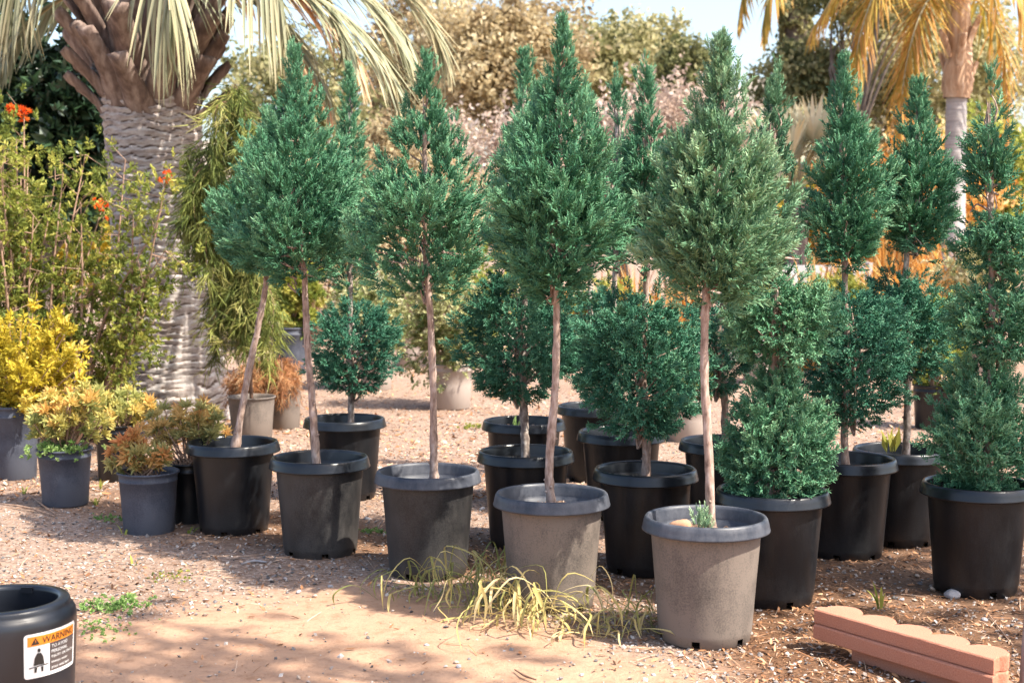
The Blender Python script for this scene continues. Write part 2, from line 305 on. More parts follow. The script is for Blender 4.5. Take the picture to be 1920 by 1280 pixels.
# ------------------------------------------------------------------ juniper foliage
def spin(p0, d, L, w, ph=0):
    d = d/np.linalg.norm(d); a = np.cross(d, [0.3, 0.8, 0.5]); a /= np.linalg.norm(a); b = np.cross(d, a)
    return [p0+w*(math.cos(q)*a+math.sin(q)*b)+d*L*0.22 for q in (ph, ph+2.09, ph+4.19)]+[p0+d*L]
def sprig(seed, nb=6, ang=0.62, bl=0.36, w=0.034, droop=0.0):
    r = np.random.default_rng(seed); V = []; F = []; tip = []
    def add(p0, d, L, ww, t0, t1):  # tint: pale new growth, plus painted highlights at tips and gap shade at bases
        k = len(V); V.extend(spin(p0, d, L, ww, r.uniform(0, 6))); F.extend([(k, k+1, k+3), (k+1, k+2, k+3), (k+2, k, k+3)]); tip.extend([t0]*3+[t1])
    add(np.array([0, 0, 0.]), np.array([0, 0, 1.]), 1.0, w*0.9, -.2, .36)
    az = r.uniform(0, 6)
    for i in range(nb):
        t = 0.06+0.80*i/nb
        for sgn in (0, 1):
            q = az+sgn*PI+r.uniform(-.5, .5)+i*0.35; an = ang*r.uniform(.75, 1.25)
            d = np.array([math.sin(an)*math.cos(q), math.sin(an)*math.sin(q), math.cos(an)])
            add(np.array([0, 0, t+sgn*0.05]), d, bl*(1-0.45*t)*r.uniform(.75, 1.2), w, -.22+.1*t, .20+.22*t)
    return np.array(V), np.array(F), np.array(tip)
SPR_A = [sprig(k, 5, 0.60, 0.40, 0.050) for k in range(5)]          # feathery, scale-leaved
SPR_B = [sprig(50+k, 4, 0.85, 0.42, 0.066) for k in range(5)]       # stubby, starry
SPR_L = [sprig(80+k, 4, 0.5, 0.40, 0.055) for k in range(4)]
def crown_pts(nP, prof, R, H, lean, jr):
    # plume roots over a body of revolution: prof(t) is its radius, t from 0 at the foot to 1 at the tip
    t = rng.random(nP*6); f = prof(t); k = rng.random(len(t)) < (f+0.20)/(f.max()+0.20); t = t[k][:nP]; f = prof(t); n = len(t)
    a = rng.uniform(0, 2*PI, n)+np.arange(n)*2.399963
    return t, f, a
def crown(mb, base, R, H, kind, nP, seed, tip=(0, 0), plumeL=0.20, spl=0.10, nS=10, up=0.9, low=False, leaders=5, openness=0.0, tint0=0.42):
    """plumes of sprigs over a teardrop (kind 'cone'), ball or column; base = foot of the crown in local space"""
    global rng
    rng = np.random.default_rng(seed)
    if kind == 'cone': xs, ys = [0, .06, .15, .27, .40, .52, .65, .76, .86, .94, 1], [.42, .76, .97, 1, .91, .73, .48, .27, .11, .03, .0]
    elif kind == 'ball': xs, ys = [0, .08, .2, .4, .6, .8, .92, 1], [.30, .62, .88, 1, 1, .86, .64, .35]
    elif kind == 'bush': xs, ys = [0, .08, .25, .45, .65, .85, 1], [.45, .72, 1, .95, .75, .45, .15]
    else: xs, ys = [0, .1, .3, .5, .7, .85, .95, 1], [.5, .85, 1, .85, .62, .38, .18, .04]
    prof = lambda t: np.interp(t, xs, ys)
    nP = int(nP*.62); nS = int(nS*1.5); t, f, a = crown_pts(nP, prof, R, H, tip, 0); n = len(t)
    # low-frequency bulges make the outline uneven
    bl = vnoise(np.stack([np.cos(a)*1.7, np.sin(a)*1.7, t*4.5], -1)+seed*3.7, seed)-0.5
    depth = 1-0.62*rng.random(n)**1.6
    r = R*f*(1+0.42*bl)*depth
    ctr = np.stack([tip[0]*t**1.5, tip[1]*t**1.5, (0.05+0.95*t)*H], -1)
    rad = np.stack([np.cos(a), np.sin(a), np.zeros(n)], -1)
    upv = up*(0.62+1.5*t) if kind in ('cone', 'column') else up*(-0.2+1.35*t)
    if kind == 'bush': upv = up*(0.55+1.0*t)
    D = nrm(rad*(1.05-0.65*t[:, None]*(kind in ('cone', 'column', 'bush')))+np.array([0, 0, 1])*upv[:, None]+rng.normal(0, .16, (n, 3)))
    PL = plumeL*rng.uniform(.7, 1.25, n)*(0.45+0.7*f)*np.where(depth > .93, 1.1, 1)
    tipP = ctr+rad*r[:, None]; root = tipP-D*PL[:, None]*0.72
    pt = np.clip(tint0+0.30*(rng.random(n)-.5)+0.22*bl, 0, 1)
    leadn = leaders; wf = np.ones(n); tipsc = np.ones(n)
    if leadn:                                     # long leader shoots standing proud of the outline
        q = rng.choice(n, leadn*3); q = q[np.argsort(-t[q])][:leadn]; PL[q] *= 1.75; wf[q] = .6; D[q] = nrm(D[q]*0.3+np.array([0, 0, 1.0])); 
    if kind in ('cone', 'column'):                # the tip itself
        m0 = 9; z = np.linspace(.78, .955, m0); root[:m0] = np.stack([tip[0]*z**1.5, tip[1]*z**1.5, z*H], -1)+rng.normal(0, .006, (m0, 3)); D[:m0] = nrm(np.array([[0, 0, 1.]])+rng.normal(0, .10, (m0, 3))); PL[:m0] = H*(1.0-z)+0.02; f[:m0] = .12; wf[:m0] = np.linspace(.55, .22, m0); t[:m0] = z; tipsc[:m0] = np.linspace(1.1, .62, m0)
    s = rng.random((n, nS))**0.85; s[:, 0] = 0.9
    ph = rng.uniform(0, 2*PI, (n, nS)); M = frames(D)
    off = (np.cos(ph)[..., None]*M[:, None, :, 0]+np.sin(ph)[..., None]*M[:, None, :, 1])
    wid = ((1-s)*0.24+0.02)*wf[:, None]
    P = root[:, None]+D[:, None]*(PL[:, None]*s)[..., None]+off*(wid*PL[:, None])[..., None]
    SD = D[:, None]+off*(0.75*(1-s)+.12)[..., None]+rng.normal(0, .15, (n, nS, 3))
    sc = spl*(0.75+0.5*rng.random((n, nS)))*(1.12-0.35*s)*((0.55+0.45*np.minimum(1, f*1.3))*tipsc)[:, None]
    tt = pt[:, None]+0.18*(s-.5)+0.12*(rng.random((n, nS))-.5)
    P, SD, sc, tt = P.reshape(-1, 3), SD.reshape(-1, 3), sc.ravel(), tt.ravel()
    keep = (vnoise(P*9+seed, seed+5) > openness*0.62); P, SD, sc, tt = P[keep], SD[keep], sc[keep], tt[keep]
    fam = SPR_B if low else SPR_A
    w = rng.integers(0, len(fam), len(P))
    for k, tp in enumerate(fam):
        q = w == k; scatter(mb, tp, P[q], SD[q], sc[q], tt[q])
    return root, ctr
def limbs(mb, root, ctr, z0, n, r0=0.006):
    q = rng.choice(len(root), min(n, len(root)), replace=False)
    for i in q:
        c = ctr[i].copy(); c[2] -= 0.10+0.08*rng.random(); c[2] = max(c[2], z0)
        mid = (c+root[i])/2+rng.normal(0, .012, 3); mb.add(*tube(curve([c, mid, root[i]], 5), np.linspace(r0, 0.0018, 5), 4))
def trunk_tube(mb, pts, r0, r1, seed, n=46, knob=0.10):
    P = curve(pts, n); r = np.linspace(r0, r1, n); rg_ = np.random.default_rng(seed)
    kn = np.zeros(n)
    for c in rg_.uniform(0, n, 14): kn += np.exp(-((np.arange(n)-c)/0.7)**2)*rg_.uniform(.05, .22)
    kn[:4] += np.array([.35, .22, .12, .05]); P[1:-1, :2] += rg_.normal(0, r0*0.045, (n-2, 2))
    mb.add(*tube(P, r*(1+kn), 10, jit=knob*0.55))
    for c in rg_.integers(3, n-6, 10):             # pruned stubs
        a = rg_.uniform(0, 2*PI); d = np.array([math.cos(a), math.sin(a), .5]); mb.add(*tube([P[c]+d*r[c]*.6, P[c]+d*(r[c]*1.55), P[c]+d*(r[c]*1.6)], [r[c]*.32, r[c]*.26, 0.0004], 5))
POTS_XY = []
def potted(u, wpx, label, trunk, crowns, potm=pot_black, rimm=rim_black, group=None, barkm=bark, r0=0.0175, soilz=0.0, y=None, seed=0, foli=None, name='potted_juniper', chips=90):
    D = 0.455*FPX/wpx; yy = (D-0.074)/ct if y is None else y
    c = at(u, 640, yy); base = np.array([c[0], yy, -0.004]); POTS_XY.append((base[0], yy, 0.17))
    t = thing(name, label, 'potted tree', base, group)
    rz = random.uniform(0, 6)
    pot = link('pot', pot_me, potm, t, rz=rz); rim = link('rim', rim_me, rimm, pot); so = link('soil', soils[seed % 3], soil_m, pot, (0, 0, soilz))
    if chips: chips_on(pot, 0.17, 0.372+soilz, chips)
    pts = [at(pu, pv, yy)-base for pu, pv in trunk]; pts[0][2] = 0.35+soilz
    tb = MB(); trunk_tube(tb, pts, r0, r0*0.55, seed)
    for k, cr in enumerate(crowns):
        uc, hw, vt, vb = cr['px']; utip = cr.get('tip', uc); foot = at(uc, vb, yy)-base; top = at(utip, vt, yy)-base
        H = top[2]-foot[2]; R = hw*mpp(yy); mb = MB()
        foot[1] += cr.get('dy', 0.0)
        mb2 = MB()
        root, ctr = crown(mb2, foot, R*(1.04 if seed < 6 or cr['k'] == 'ball' else .70 if cr['k'] == 'column' else .90), H, cr['k'], int(cr['n']*(.6 if seed in (7, 9, 10, 12) else 1)*(2.0 if cr['k'] == 'ball' else 1.35)), seed*10+k+1, tip=(top[0]-foot[0], 0), plumeL=cr.get('pl', .19), spl=cr.get('sl', .085), nS=cr.get('ns', 10), low=cr.get('low', False), leaders=cr.get('lead', 9), openness=cr.get('open', 0), tint0=cr.get('t0', .42), up=cr.get('up', .9))
        for i in range(len(mb2.V)): mb2.V[i] = mb2.V[i]+foot
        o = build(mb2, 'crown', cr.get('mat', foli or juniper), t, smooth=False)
        limbs(tb, root+foot, ctr+foot, foot[2]-0.02, cr.get('limbs', 40))
    tr = build(tb, 'trunk', barkm, t)
    return t, base
def cone(u, hw, vt, vb, n=170, **k): return dict(px=(u, hw, vt, vb), k='cone', n=n, **k)
def ball(u, hw, vt, vb, n=120, **k): return dict(px=(u, hw, vt, vb), k='ball', n=n, low=True, lead=k.pop('lead', 2), pl=k.pop('pl', .125), sl=k.pop('sl', .060), ns=k.pop('ns', 9), mat=k.pop('mat', juniper_blue), **k)
def bush(u, hw, vt, vb, n=120, **k): return dict(px=(u, hw, vt, vb), k='bush', n=n, low=True, pl=k.pop('pl', .15), sl=k.pop('sl', .064), ns=k.pop('ns', 10), **k)
def colm(u, hw, vt, vb, n=70, **k): return dict(px=(u, hw, vt, vb), k='column', n=n, **k)
GF = 'single-headed junipers along the front row'; GB = 'two-tiered junipers in the back rows'
potted(1327, 241, 'tall teardrop juniper with pale lower sprays in weathered grey pot holding a stone', [(1333, 985), (1330, 880), (1321, 700), (1323, 560), (1330, 430), (1350, 200)],
       [cone(1332, 108, 80, 565, 215, tip=1356, mat=juniper_pale, t0=.5, sl=.088)], pot_dust2, rim_grey, GF, seed=1, soilz=0.0)
potted(1035, 221, 'tall teardrop juniper in dusty grey pot right behind the dry grass tuft', [(1037, 965), (1030, 880), (1042, 700), (1044, 530), (1046, 400), (1052, 200)],
       [cone(1034, 116, 45, 560, 240, tip=1057)], pot_dust2, rim_grey, GF, seed=2)
potted(801, 202, 'open teardrop juniper with airy ragged foot, dusty black pot with scaly trunk base', [(816, 925), (813, 850), (812, 700), (803, 530), (798, 400), (796, 250)],
       [cone(796, 112, 112, 560, 190, tip=797, open=.45, mat=juniper)], pot_dust1, rim_grey, GF, seed=3)
potted(597, 190, 'dense teardrop juniper with straight pinkish trunk beside the leaning juniper', [(595, 885), (586, 760), (576, 640), (572, 540), (562, 400), (556, 250)],
       [cone(556, 108, 100, 540, 220, tip=553)], pot_dust1, rim_black, GF, seed=4)
potted(434, 177, 'juniper with a clearly leaning bare trunk in a black pot by the rosette plants', [(437, 840), (462, 720), (486, 600), (499, 525), (500, 400), (505, 300)],
       [cone(492, 84, 215, 500, 150, tip=510)], pot_black, rim_black, GF, seed=5)
potted(645, 157, 'small ball juniper with narrow upper cone standing behind the straight pinkish trunk', [(658, 808), (658, 740), (656, 640), (657, 560), (657, 500), (653, 300)],
       [ball(664, 80, 570, 745, 110, t0=.3), cone(655, 58, 130, 540, 110, t0=.5)], group=GB, seed=6, barkm=bark_pale)
potted(982, 159, 'two-tiered juniper whose pot stands directly behind the airy-footed pair, green weed in its soil', [(978, 810), (985, 700), (1010, 620), (1010, 540), (1004, 300)],
       [ball(1022, 72, 545, 715, 80), cone(1006, 50, 165, 525, 80)], group=GB, seed=7, barkm=bark_pale, soilz=0.02)
potted(986, 185, 'two-tiered juniper with thick mottled trunk and broad ball behind the dry grass tuft', [(986, 862), (983, 780), (980, 700), (984, 540), (984, 450), (981, 250)],
       [ball(970, 106, 512, 758, 170), cone(984, 58, 105, 525, 110, t0=.5)], group=GB, seed=8, barkm=bark_pale, r0=0.02)
potted(1116, 146, 'rearmost two-tiered juniper half hidden behind its neighbours in a black pot', [(1116, 780), (1112, 700), (1106, 560), (1106, 400), (1104, 280)],
       [ball(1108, 72, 545, 700, 80), cone(1106, 42, 190, 505, 70)], group=GB, seed=9, barkm=bark_pale)
potted(1166, 168, 'two-tiered juniper with thin narrow spire and pale mottled trunk, second from the rearmost', [(1157, 838), (1157, 760), (1150, 640), (1152, 540), (1156, 400), (1157, 250)],
       [ball(1150, 84, 545, 780, 110), cone(1157, 34, 160, 505, 70)], group=GB, seed=10, barkm=bark_pale)
potted(1212, 200, 'two-tiered juniper with the largest round ball and slender spire in clean black pot', [(1211, 897), (1212, 800), (1205, 680), (1212, 540), (1213, 450), (1213, 250)],
       [ball(1196, 116, 560, 832, 190, t0=.46, lead=5), cone(1212, 48, 142, 510, 90)], group=GB, seed=11)
potted(1362, 176, 'two-tiered juniper hidden behind the pale-sprayed juniper, only pot edge and low ball showing', [(1360, 845), (1358, 740), (1345, 640), (1358, 560), (1358, 450), (1353, 330)],
       [ball(1342, 80, 550, 745, 100), cone(1352, 40, 270, 535, 60)], group=GB, seed=12)
potted(1452, 218, 'tiered juniper bushy down to its pot with sparse spindly column on top', [(1440, 950), (1446, 850), (1450, 690), (1453, 560), (1452, 450), (1450, 250)],
       [bush(1458, 116, 680, 948, 200, t0=.52), ball(1462, 92, 522, 690, 95, mat=juniper, t0=.52), colm(1450, 36, 168, 530, 46, tip=1452, mat=juniper_pale, open=.55, t0=.3)], group='junipers bushy to the pot', seed=13)
potted(1591, 191, 'two-tiered juniper with see-through conical head against the orange grass', [(1587, 885), (1583, 790), (1590, 680), (1584, 560), (1584, 480), (1576, 250)],
       [ball(1602, 100, 545, 808, 160, t0=.44), cone(1588, 78, 118, 500, 150, tip=1575, open=.42, mat=juniper)], group=GB, seed=14)
potted(1693, 183, 'two-tiered juniper with dense dark head in front of the smooth grey palm trunk', [(1697, 850), (1702, 760), (1698, 640), (1697, 530), (1702, 450), (1715, 280)],
       [ball(1698, 95, 512, 715, 130, t0=.46), cone(1716, 70, 160, 470, 130, tip=1722, t0=.36)], group=GB, seed=15, barkm=bark_pale)
potted(1840, 212, 'many-tiered juniper bushy to its pot beside the scalloped edging blocks', [(1850, 925), (1854, 850), (1856, 690), (1860, 560), (1858, 400), (1855, 250)],
       [bush(1845, 112, 662, 932, 190, t0=.5), ball(1874, 80, 530, 682, 70, mat=juniper, t0=.42), ball(1882, 74, 408, 520, 55, mat=juniper, t0=.42), colm(1855, 44, 168, 385, 44, open=.3)], group='junipers bushy to the pot', seed=16)
# ------------------------------------------------------------------ general foliage builders
rng = np.random.default_rng(101)
def leaf_tpl(w=0.3, fold=0.12, bend=0.15):
    # one pointed leaf along +Z, folded on its midrib and bent
    V = np.array([[0, 0, 0], [w, fold, .44], [0, -bend*.6, 1.0], [-w, fold, .44]], float)
    return V, np.array([[0, 1, 2], [0, 2, 3]]), np.array([-.08, 0, .06, 0])
def spray_tpl(seed, nl=7, w=0.13, ll=0.45, ang=0.9):
    # pinnate spray: leaflets both sides of a stalk, plus the end one
    r = np.random.default_rng(seed); lv, lf, lt = leaf_tpl(w/ll*0.9); V = []; F = []; T = []
    for i in range(nl):
        if i == nl-1: p0 = np.array([0, 0, .6]); d = np.array([0, -.1, 1.])
        else:
            sg = 1 if i % 2 else -1; p0 = np.array([0, 0, .1+.5*(i//2)/(nl//2)]); d = np.array([sg*math.sin(ang), r.normal(0, .2)-.1, math.cos(ang)])
        M = frames(d[None]+r.normal(0, .1, 3), r.normal(0, .6))[0]
        k = len(V)*4; V.append((lv*ll*r.uniform(.8, 1.15))@M.T+p0); F.append(lf+k); T.append(lt+r.uniform(-.06, .06))
    return np.concatenate(V), np.concatenate(F), np.concatenate(T)
def whorl_tpl(seed, nl=12, w=0.15, open_=(0.3, 1.5)):
    r = np.random.default_rng(seed); lv, lf, lt = leaf_tpl(w); V = []; F = []; T = []
    for i in range(nl):
        a = i*2.4; an = open_[0]+(open_[1]-open_[0])*(i/nl); d = np.array([math.sin(an)*math.cos(a), math.sin(an)*math.sin(a), math.cos(an)])
        M = frames(d[None], r.uniform(-.3, .3)+PI/2)[0]; V.append((lv*r.uniform(.8, 1.1))@M.T); F.append(lf+4*i); T.append(lt+0.12*(1-i/nl))
    return np.concatenate(V), np.concatenate(F), np.concatenate(T)
LEAF = leaf_tpl(0.22); LEAFW = leaf_tpl(0.34); SPRAYS = [spray_tpl(k) for k in range(4)]; WHORLS = [whorl_tpl(k, 13, .17, (.35, 1.45)) for k in range(3)]
CLUS = [whorl_tpl(20+k, 8, 0.30, (0.2, 1.9)) for k in range(4)]
def far_tpl(seed):
    r = np.random.default_rng(seed); V = []; F = []; T = []
    for i in range(6):
        d = nrm(r.normal(0, 1, 3)); M = frames(d[None], r.uniform(0, 6))[0]; q = np.array([[0, 0, 0], [.26, 0, .5], [0, .05, 1], [-.26, 0, .5]])*r.uniform(.7, 1.1)
        V.append(q@M.T+r.normal(0, .5, 3)); F.append(np.array([[0, 1, 2, 3]])+4*i); T.append(np.full(4, r.uniform(-.1, .1)))
    return np.concatenate(V), np.concatenate(F), np.concatenate(T)
FAR = [far_tpl(400+k) for k in range(5)]
def pick(mb, fam, P, D, sc, t):
    w = rng.integers(0, len(fam), len(P))
    for k, tp in enumerate(fam):
        q = w == k; scatter(mb, tp, P[q], D[q], np.asarray(sc)[q], np.asarray(t)[q])
def blob(mb, fam, c, rad, nclump, per, size, t=(0.2, 0.9), clump=0.3, up=0.3, shell=0.55, hang=0.0):
    """leaf clumps spread through an uneven ellipsoid; clumps have their own tone"""
    c = np.asarray(c, float); rad = np.asarray(rad, float)
    d = nrm(rng.normal(0, 1, (nclump, 3))); bl = vnoise(d*2.2+rng.uniform(0, 50), int(rng.integers(1e6)))
    r = (shell+(1-shell)*rng.random(nclump)**.7)*(0.62+0.75*bl)
    cc = c+d*rad*r[:, None]; ct_ = rng.uniform(*t, nclump)
    off = rng.normal(0, clump*rad.mean()*0.5, (nclump, per, 3)); P = (cc[:, None]+off).reshape(-1, 3)
    D = nrm(np.repeat(d, per, 0)+np.array([0, 0, up-hang])+rng.normal(0, .6, (nclump*per, 3)))
    tt = np.repeat(ct_, per)+rng.uniform(-.18, .18, nclump*per)
    pick(mb, fam, P, D, size*rng.uniform(.7, 1.3, len(P)), tt); return cc
def branchy(mb, base, tips, r0, r1=0.002, sides=5, sag=0.1, fork=0.45):
    for tp in tips:
        tp = np.asarray(tp); base_ = np.asarray(base, float); mid = base_*(1-fork)+tp*fork+rng.normal(0, .08, 3)*np.linalg.norm(tp-base_)*.6; mid[2] += sag*np.linalg.norm(tp-base_)
        mb.add(*tube(curve([base_, mid, tp], 7), np.linspace(r0, r1, 7), sides))
def bgtree(name, label, c, rad, trunk_r, mat, barkm_, nclump, per, size, fam=CLUS, group=None, shell=0.4, t=(0.15, 0.9), clump=0.22, limbs_n=16):
    c = np.asarray(c, float); base = np.array([c[0], c[1], -0.02]); th = thing(name, label, 'tree', base, group); cl = c-base
    mb = MB(); cc = blob(mb, fam, cl, rad, nclump, per, size, t, clump, shell=shell); build(mb, 'crown', mat, th, smooth=False)
    tb = MB(); top = cl+np.array([0, 0, -rad[2]*.2]); fk = top*0.55
    tb.add(*tube(curve([[0, 0, 0], fk*.6+rng.normal(0, .08, 3)*[1, 1, 0], top], 10), np.linspace(trunk_r, trunk_r*.45, 10), 9, jit=.1))
    branchy(tb, fk, cc[rng.choice(len(cc), limbs_n, replace=False)], trunk_r*.4, 0.008); build(tb, 'trunk', barkm_, th); return th
olive = leafmat('olive_tree_leaf', [(0.10, 0.115, 0.045), (0.23, 0.23, 0.10), (0.40, 0.37, 0.18), (0.56, 0.50, 0.29)], 0.45)
tanleaf = leafmat('dry_tan_leaf', [(0.22, 0.16, 0.09), (0.42, 0.32, 0.18), (0.56, 0.46, 0.27), (0.64, 0.56, 0.38)], 0.45)
pinkdry = leafmat('dry_pink_brush', [(0.26, 0.17, 0.13), (0.44, 0.33, 0.26), (0.58, 0.46, 0.38), (0.66, 0.57, 0.49)], 0.4)
darkleaf = leafmat('dark_evergreen_leaf', [(0.008, 0.018, 0.010), (0.018, 0.040, 0.020), (0.035, 0.070, 0.030), (0.10, 0.13, 0.06)], 0.12, 0.35, spec=0.5)
limeleaf = leafmat('yellow_green_leaf', [(0.07, 0.10, 0.02), (0.18, 0.23, 0.045), (0.36, 0.38, 0.075), (0.58, 0.52, 0.14)], 0.45)
goldleaf = leafmat('golden_leaf', [(0.30, 0.25, 0.03), (0.52, 0.42, 0.04), (0.66, 0.52, 0.07), (0.72, 0.60, 0.18)], 0.45)
paleleaf = leafmat('pale_variegated_leaf', [(0.06, 0.10, 0.03), (0.20, 0.24, 0.08), (0.42, 0.42, 0.20), (0.66, 0.62, 0.42)], 0.3, 0.4)
orangegr = leafmat('orange_grass', [(0.30, 0.11, 0.025), (0.52, 0.22, 0.04), (0.68, 0.38, 0.10), (0.76, 0.60, 0.34)], 0.45)
flower_m = leafmat('orange_flower', [(0.55, 0.06, 0.01), (0.80, 0.13, 0.02), (0.85, 0.25, 0.04)], 0.3)
rosette_m = leafmat('rosette_leaf', [(0.22, 0.26, 0.09), (0.44, 0.44, 0.15), (0.64, 0.54, 0.17), (0.70, 0.44, 0.14)], 0.35)
rosette_red = leafmat('rosette_leaf_bronze', [(0.20, 0.23, 0.09), (0.42, 0.38, 0.15), (0.60, 0.40, 0.15), (0.58, 0.24, 0.10)], 0.35)
clover_m = leafmat('clover_leaf', [(0.10, 0.20, 0.05), (0.22, 0.36, 0.10), (0.36, 0.48, 0.18)], 0.35)
weep_m = leafmat('weeping_needle', [(0.06, 0.09, 0.022), (0.16, 0.20, 0.045), (0.32, 0.35, 0.09), (0.54, 0.48, 0.18)], 0.4)
deadn_m = leafmat('dead_needle', [(0.26, 0.10, 0.04), (0.45, 0.20, 0.08), (0.60, 0.34, 0.16), (0.62, 0.45, 0.28)], 0.35)
maroon_m = leafmat('maroon_leaf', [(0.03, 0.016, 0.012), (0.09, 0.045, 0.03), (0.18, 0.10, 0.06)], 0.2)
oldbark = plainmat('old_bark', [(0.08, 0.06, 0.05), (0.20, 0.16, 0.13)], 8, 0.9, 0.6, 0.02)
# ------------------------------------------------------------------ trees far behind
def ctr(u, v, y): return at(u, v, y)
def tr(name, label, u, v, hw, hv, y, mat, n, per, size, depth=0.8, **k):
    m_ = mpp(y); c = at(u, v, y); return bgtree(name, label, c, (hw*m_, hw*m_*depth, hv*m_), 0.012*y*0.35, mat, oldbark, n, int(per*1.3), size*.78, fam=FAR, **k)
BT = 'trees far behind the nursery'
tr('oak_tree', 'tan-leaved oak rising highest behind the teardrop junipers', 960, 130, 140, 130, 27, tanleaf, 330, 9, 0.17, group=BT)
tr('oak_tree', 'olive-green oak whose crown meets the open sky, beside the tan-leaved oak', 1175, 150, 145, 105, 29, olive, 330, 9, 0.18, group=BT, t=(.25, 1))
tr('oak_tree', 'brownish oak behind the drooping frond tips of the big palm', 800, 150, 130, 170, 31, tanleaf, 260, 8, 0.19, group=BT, t=(.1, .8))
tr('oak_tree', 'dark olive round-headed oak standing before the distant hill', 1515, 185, 90, 100, 25, olive, 300, 9, 0.15, group=BT, t=(.0, .75))
tr('oak_tree', 'shaded grey-green oak left of the distant hill', 1290, 165, 60, 85, 26, olive, 170, 8, 0.15, group=BT, t=(.0, .5))
tr('oak_tree', 'broad olive oak behind the feathery palm with the smooth trunk', 1750, 160, 200, 170, 30, olive, 330, 9, 0.19, group=BT, t=(.45, 1))
tr('oak_tree', 'tan-green oak glimpsed between the big palm trunk and the leaning juniper', 560, 260, 150, 190, 24, olive, 260, 9, 0.16, group=BT, t=(.1, .9))
tr('oak_tree', 'overhanging dark oak above the fan palm, its branches reaching over sky', 1610, -10, 110, 60, 24, olive, 120, 8, 0.13, group=BT, t=(.0, .6))
def brush(u, v, hw, hv, y, mat, label, n=170, per=8, size=0.12, cat='bush', name='dry_bush', group=None, fam=CLUS, t=(.1, .95)):
    m_ = mpp(y); c = at(u, v, y); base = np.array([c[0], y, -0.02]); th = thing(name, label, cat, base, group)
    mb = MB(); cl = c-base; cc = blob(mb, FAR, cl, (hw*m_, hw*m_*.7, hv*m_), n, int(per*1.5), size*.74, t, .25, shell=.3); build(mb, 'foliage', mat, th, smooth=False, stuff=True)
    tb = MB(); branchy(tb, (0, 0, 0), cc[rng.choice(len(cc), 14)], 0.03, .005); build(tb, 'stems', stem_m, th); return th
DB = 'dry brush behind the nursery beds'
brush(1010, 330, 190, 130, 22, pinkdry, 'pinkish dry brush between the two tallest teardrop junipers', 260)
brush(1270, 300, 160, 140, 21, pinkdry, 'pinkish dry brush behind the pale-sprayed juniper', 240)
brush(760, 370, 150, 150, 20, tanleaf, 'tan dry bush behind the airy-footed juniper', 240)
brush(1480, 330, 140, 110, 22, olive, 'grey-green bush behind the silver fan palm', 200)
brush(590, 420, 120, 130, 18, tanleaf, 'tan bush behind the dense teardrop juniper', 200)
brush(1870, 370, 130, 150, 20, limeleaf, 'lime-yellow bush behind the many-tiered juniper', 220, t=(.3, 1))
brush(1690, 385, 170, 130, 19, orangegr, 'orange-gold bush at the foot of the smooth palm trunk', 240, t=(.3, 1))
brush(1540, 430, 90, 80, 19.5, goldleaf, 'golden bush just under the silvery fan palm', 150)
brush(120, 420, 220, 120, 19, goldleaf, 'sunlit golden bush seen through the orange-flowered shrub', 200)
# ------------------------------------------------------------------ potted plants of the middle distance
def small_pot(parent, D, H, mat, soil=True, roll=0.012, taper=0.84, bands=True):
    R = D/2; P = [(R*taper*.96, .003), (R*taper, .01), (R*(taper*.5+.5)*.985, H*.52), (R*.965, H*.84)]
    if bands: P += [(R*.975, H*.843), (R*.975, H*.87), (R*.965, H*.873)]
    P += [(R*.98, H*.955), (R*.985, H*.96), (R+roll*.5, H*.965), (R+roll*.55, H*.985), (R+roll*.2, H), (R-.004, H*.995), (R*.95, H*.93), (R*.90, H*.7)]
    o = build(MB().add(*lathe(P, 48)), 'pot', mat, parent)
    if soil: link('soil', soil_mesh(R*.93, H*.86, int(R*1000)), soil_m, o)
    return o
def mid_shrub(u, vbase, wpx, hpx, label, uc, hw, vt, vb, mat, fam=SPRAYS, n=150, per=7, size=0.09, potm=pot_taupe, group=None, t=(.1, .95), name='potted_shrub'):
    g = gnd(u, vbase); y = g[1]+wpx*mpp(g[1])*.4; c = at(u, 640, y); base = np.array([c[0], y, -.004]); m_ = mpp(y); th = thing(name, label, 'potted shrub', base, group)
    POTS_XY.append((base[0], y, wpx*m_*.45)); small_pot(th, wpx*m_, hpx*m_, potm)
    cl = at(uc, (vt+vb)/2, y)-base; mb = MB(); hv = (vb-vt)/2*m_
    cc = blob(mb, fam, cl, (hw*m_, hw*m_*.85, hv), n, per, size, t, .22, up=.4, shell=.25); build(mb, 'foliage', mat, th, smooth=False, stuff=True)
    tb = MB(); branchy(tb, (0, 0, hpx*m_*.8), cc[rng.choice(len(cc), 16)], .012, .002); build(tb, 'stems', stem_m, th); return th
MS = 'leafy shrubs in pots behind the junipers'
mid_shrub(845, 768, 86, 85, 'pale-leaved shrub spilling over a taupe pot behind the airy-footed juniper', 838, 88, 470, 725, paleleaf, n=190, group=MS)
mid_shrub(705, 732, 66, 62, 'pale-leaved shrub behind the small ball juniper, pot nearly hidden', 700, 85, 500, 690, paleleaf, n=170, group=MS)
mid_shrub(770, 690, 60, 60, 'pinkish tipped shrub standing between the two pale-leaved shrubs', 775, 75, 480, 660, pinkdry, n=140, group=MS, size=.08)
mid_shrub(905, 690, 60, 60, 'yellow-green leafy shrub behind the broad ball juniper', 910, 70, 455, 670, limeleaf, n=140, group=MS)
mid_shrub(1292, 830, 88, 80, 'green shrub in taupe pot between the largest ball juniper and the pale-sprayed one', 1285, 60, 620, 765, paleleaf, n=100, group=MS, t=(0, .6))
mid_shrub(1752, 806, 76, 84, 'shrub with yellow leaves in dark grey pot behind the dense dark-headed juniper', 1752, 55, 560, 735, limeleaf, n=110, group=MS, potm=pot_black)
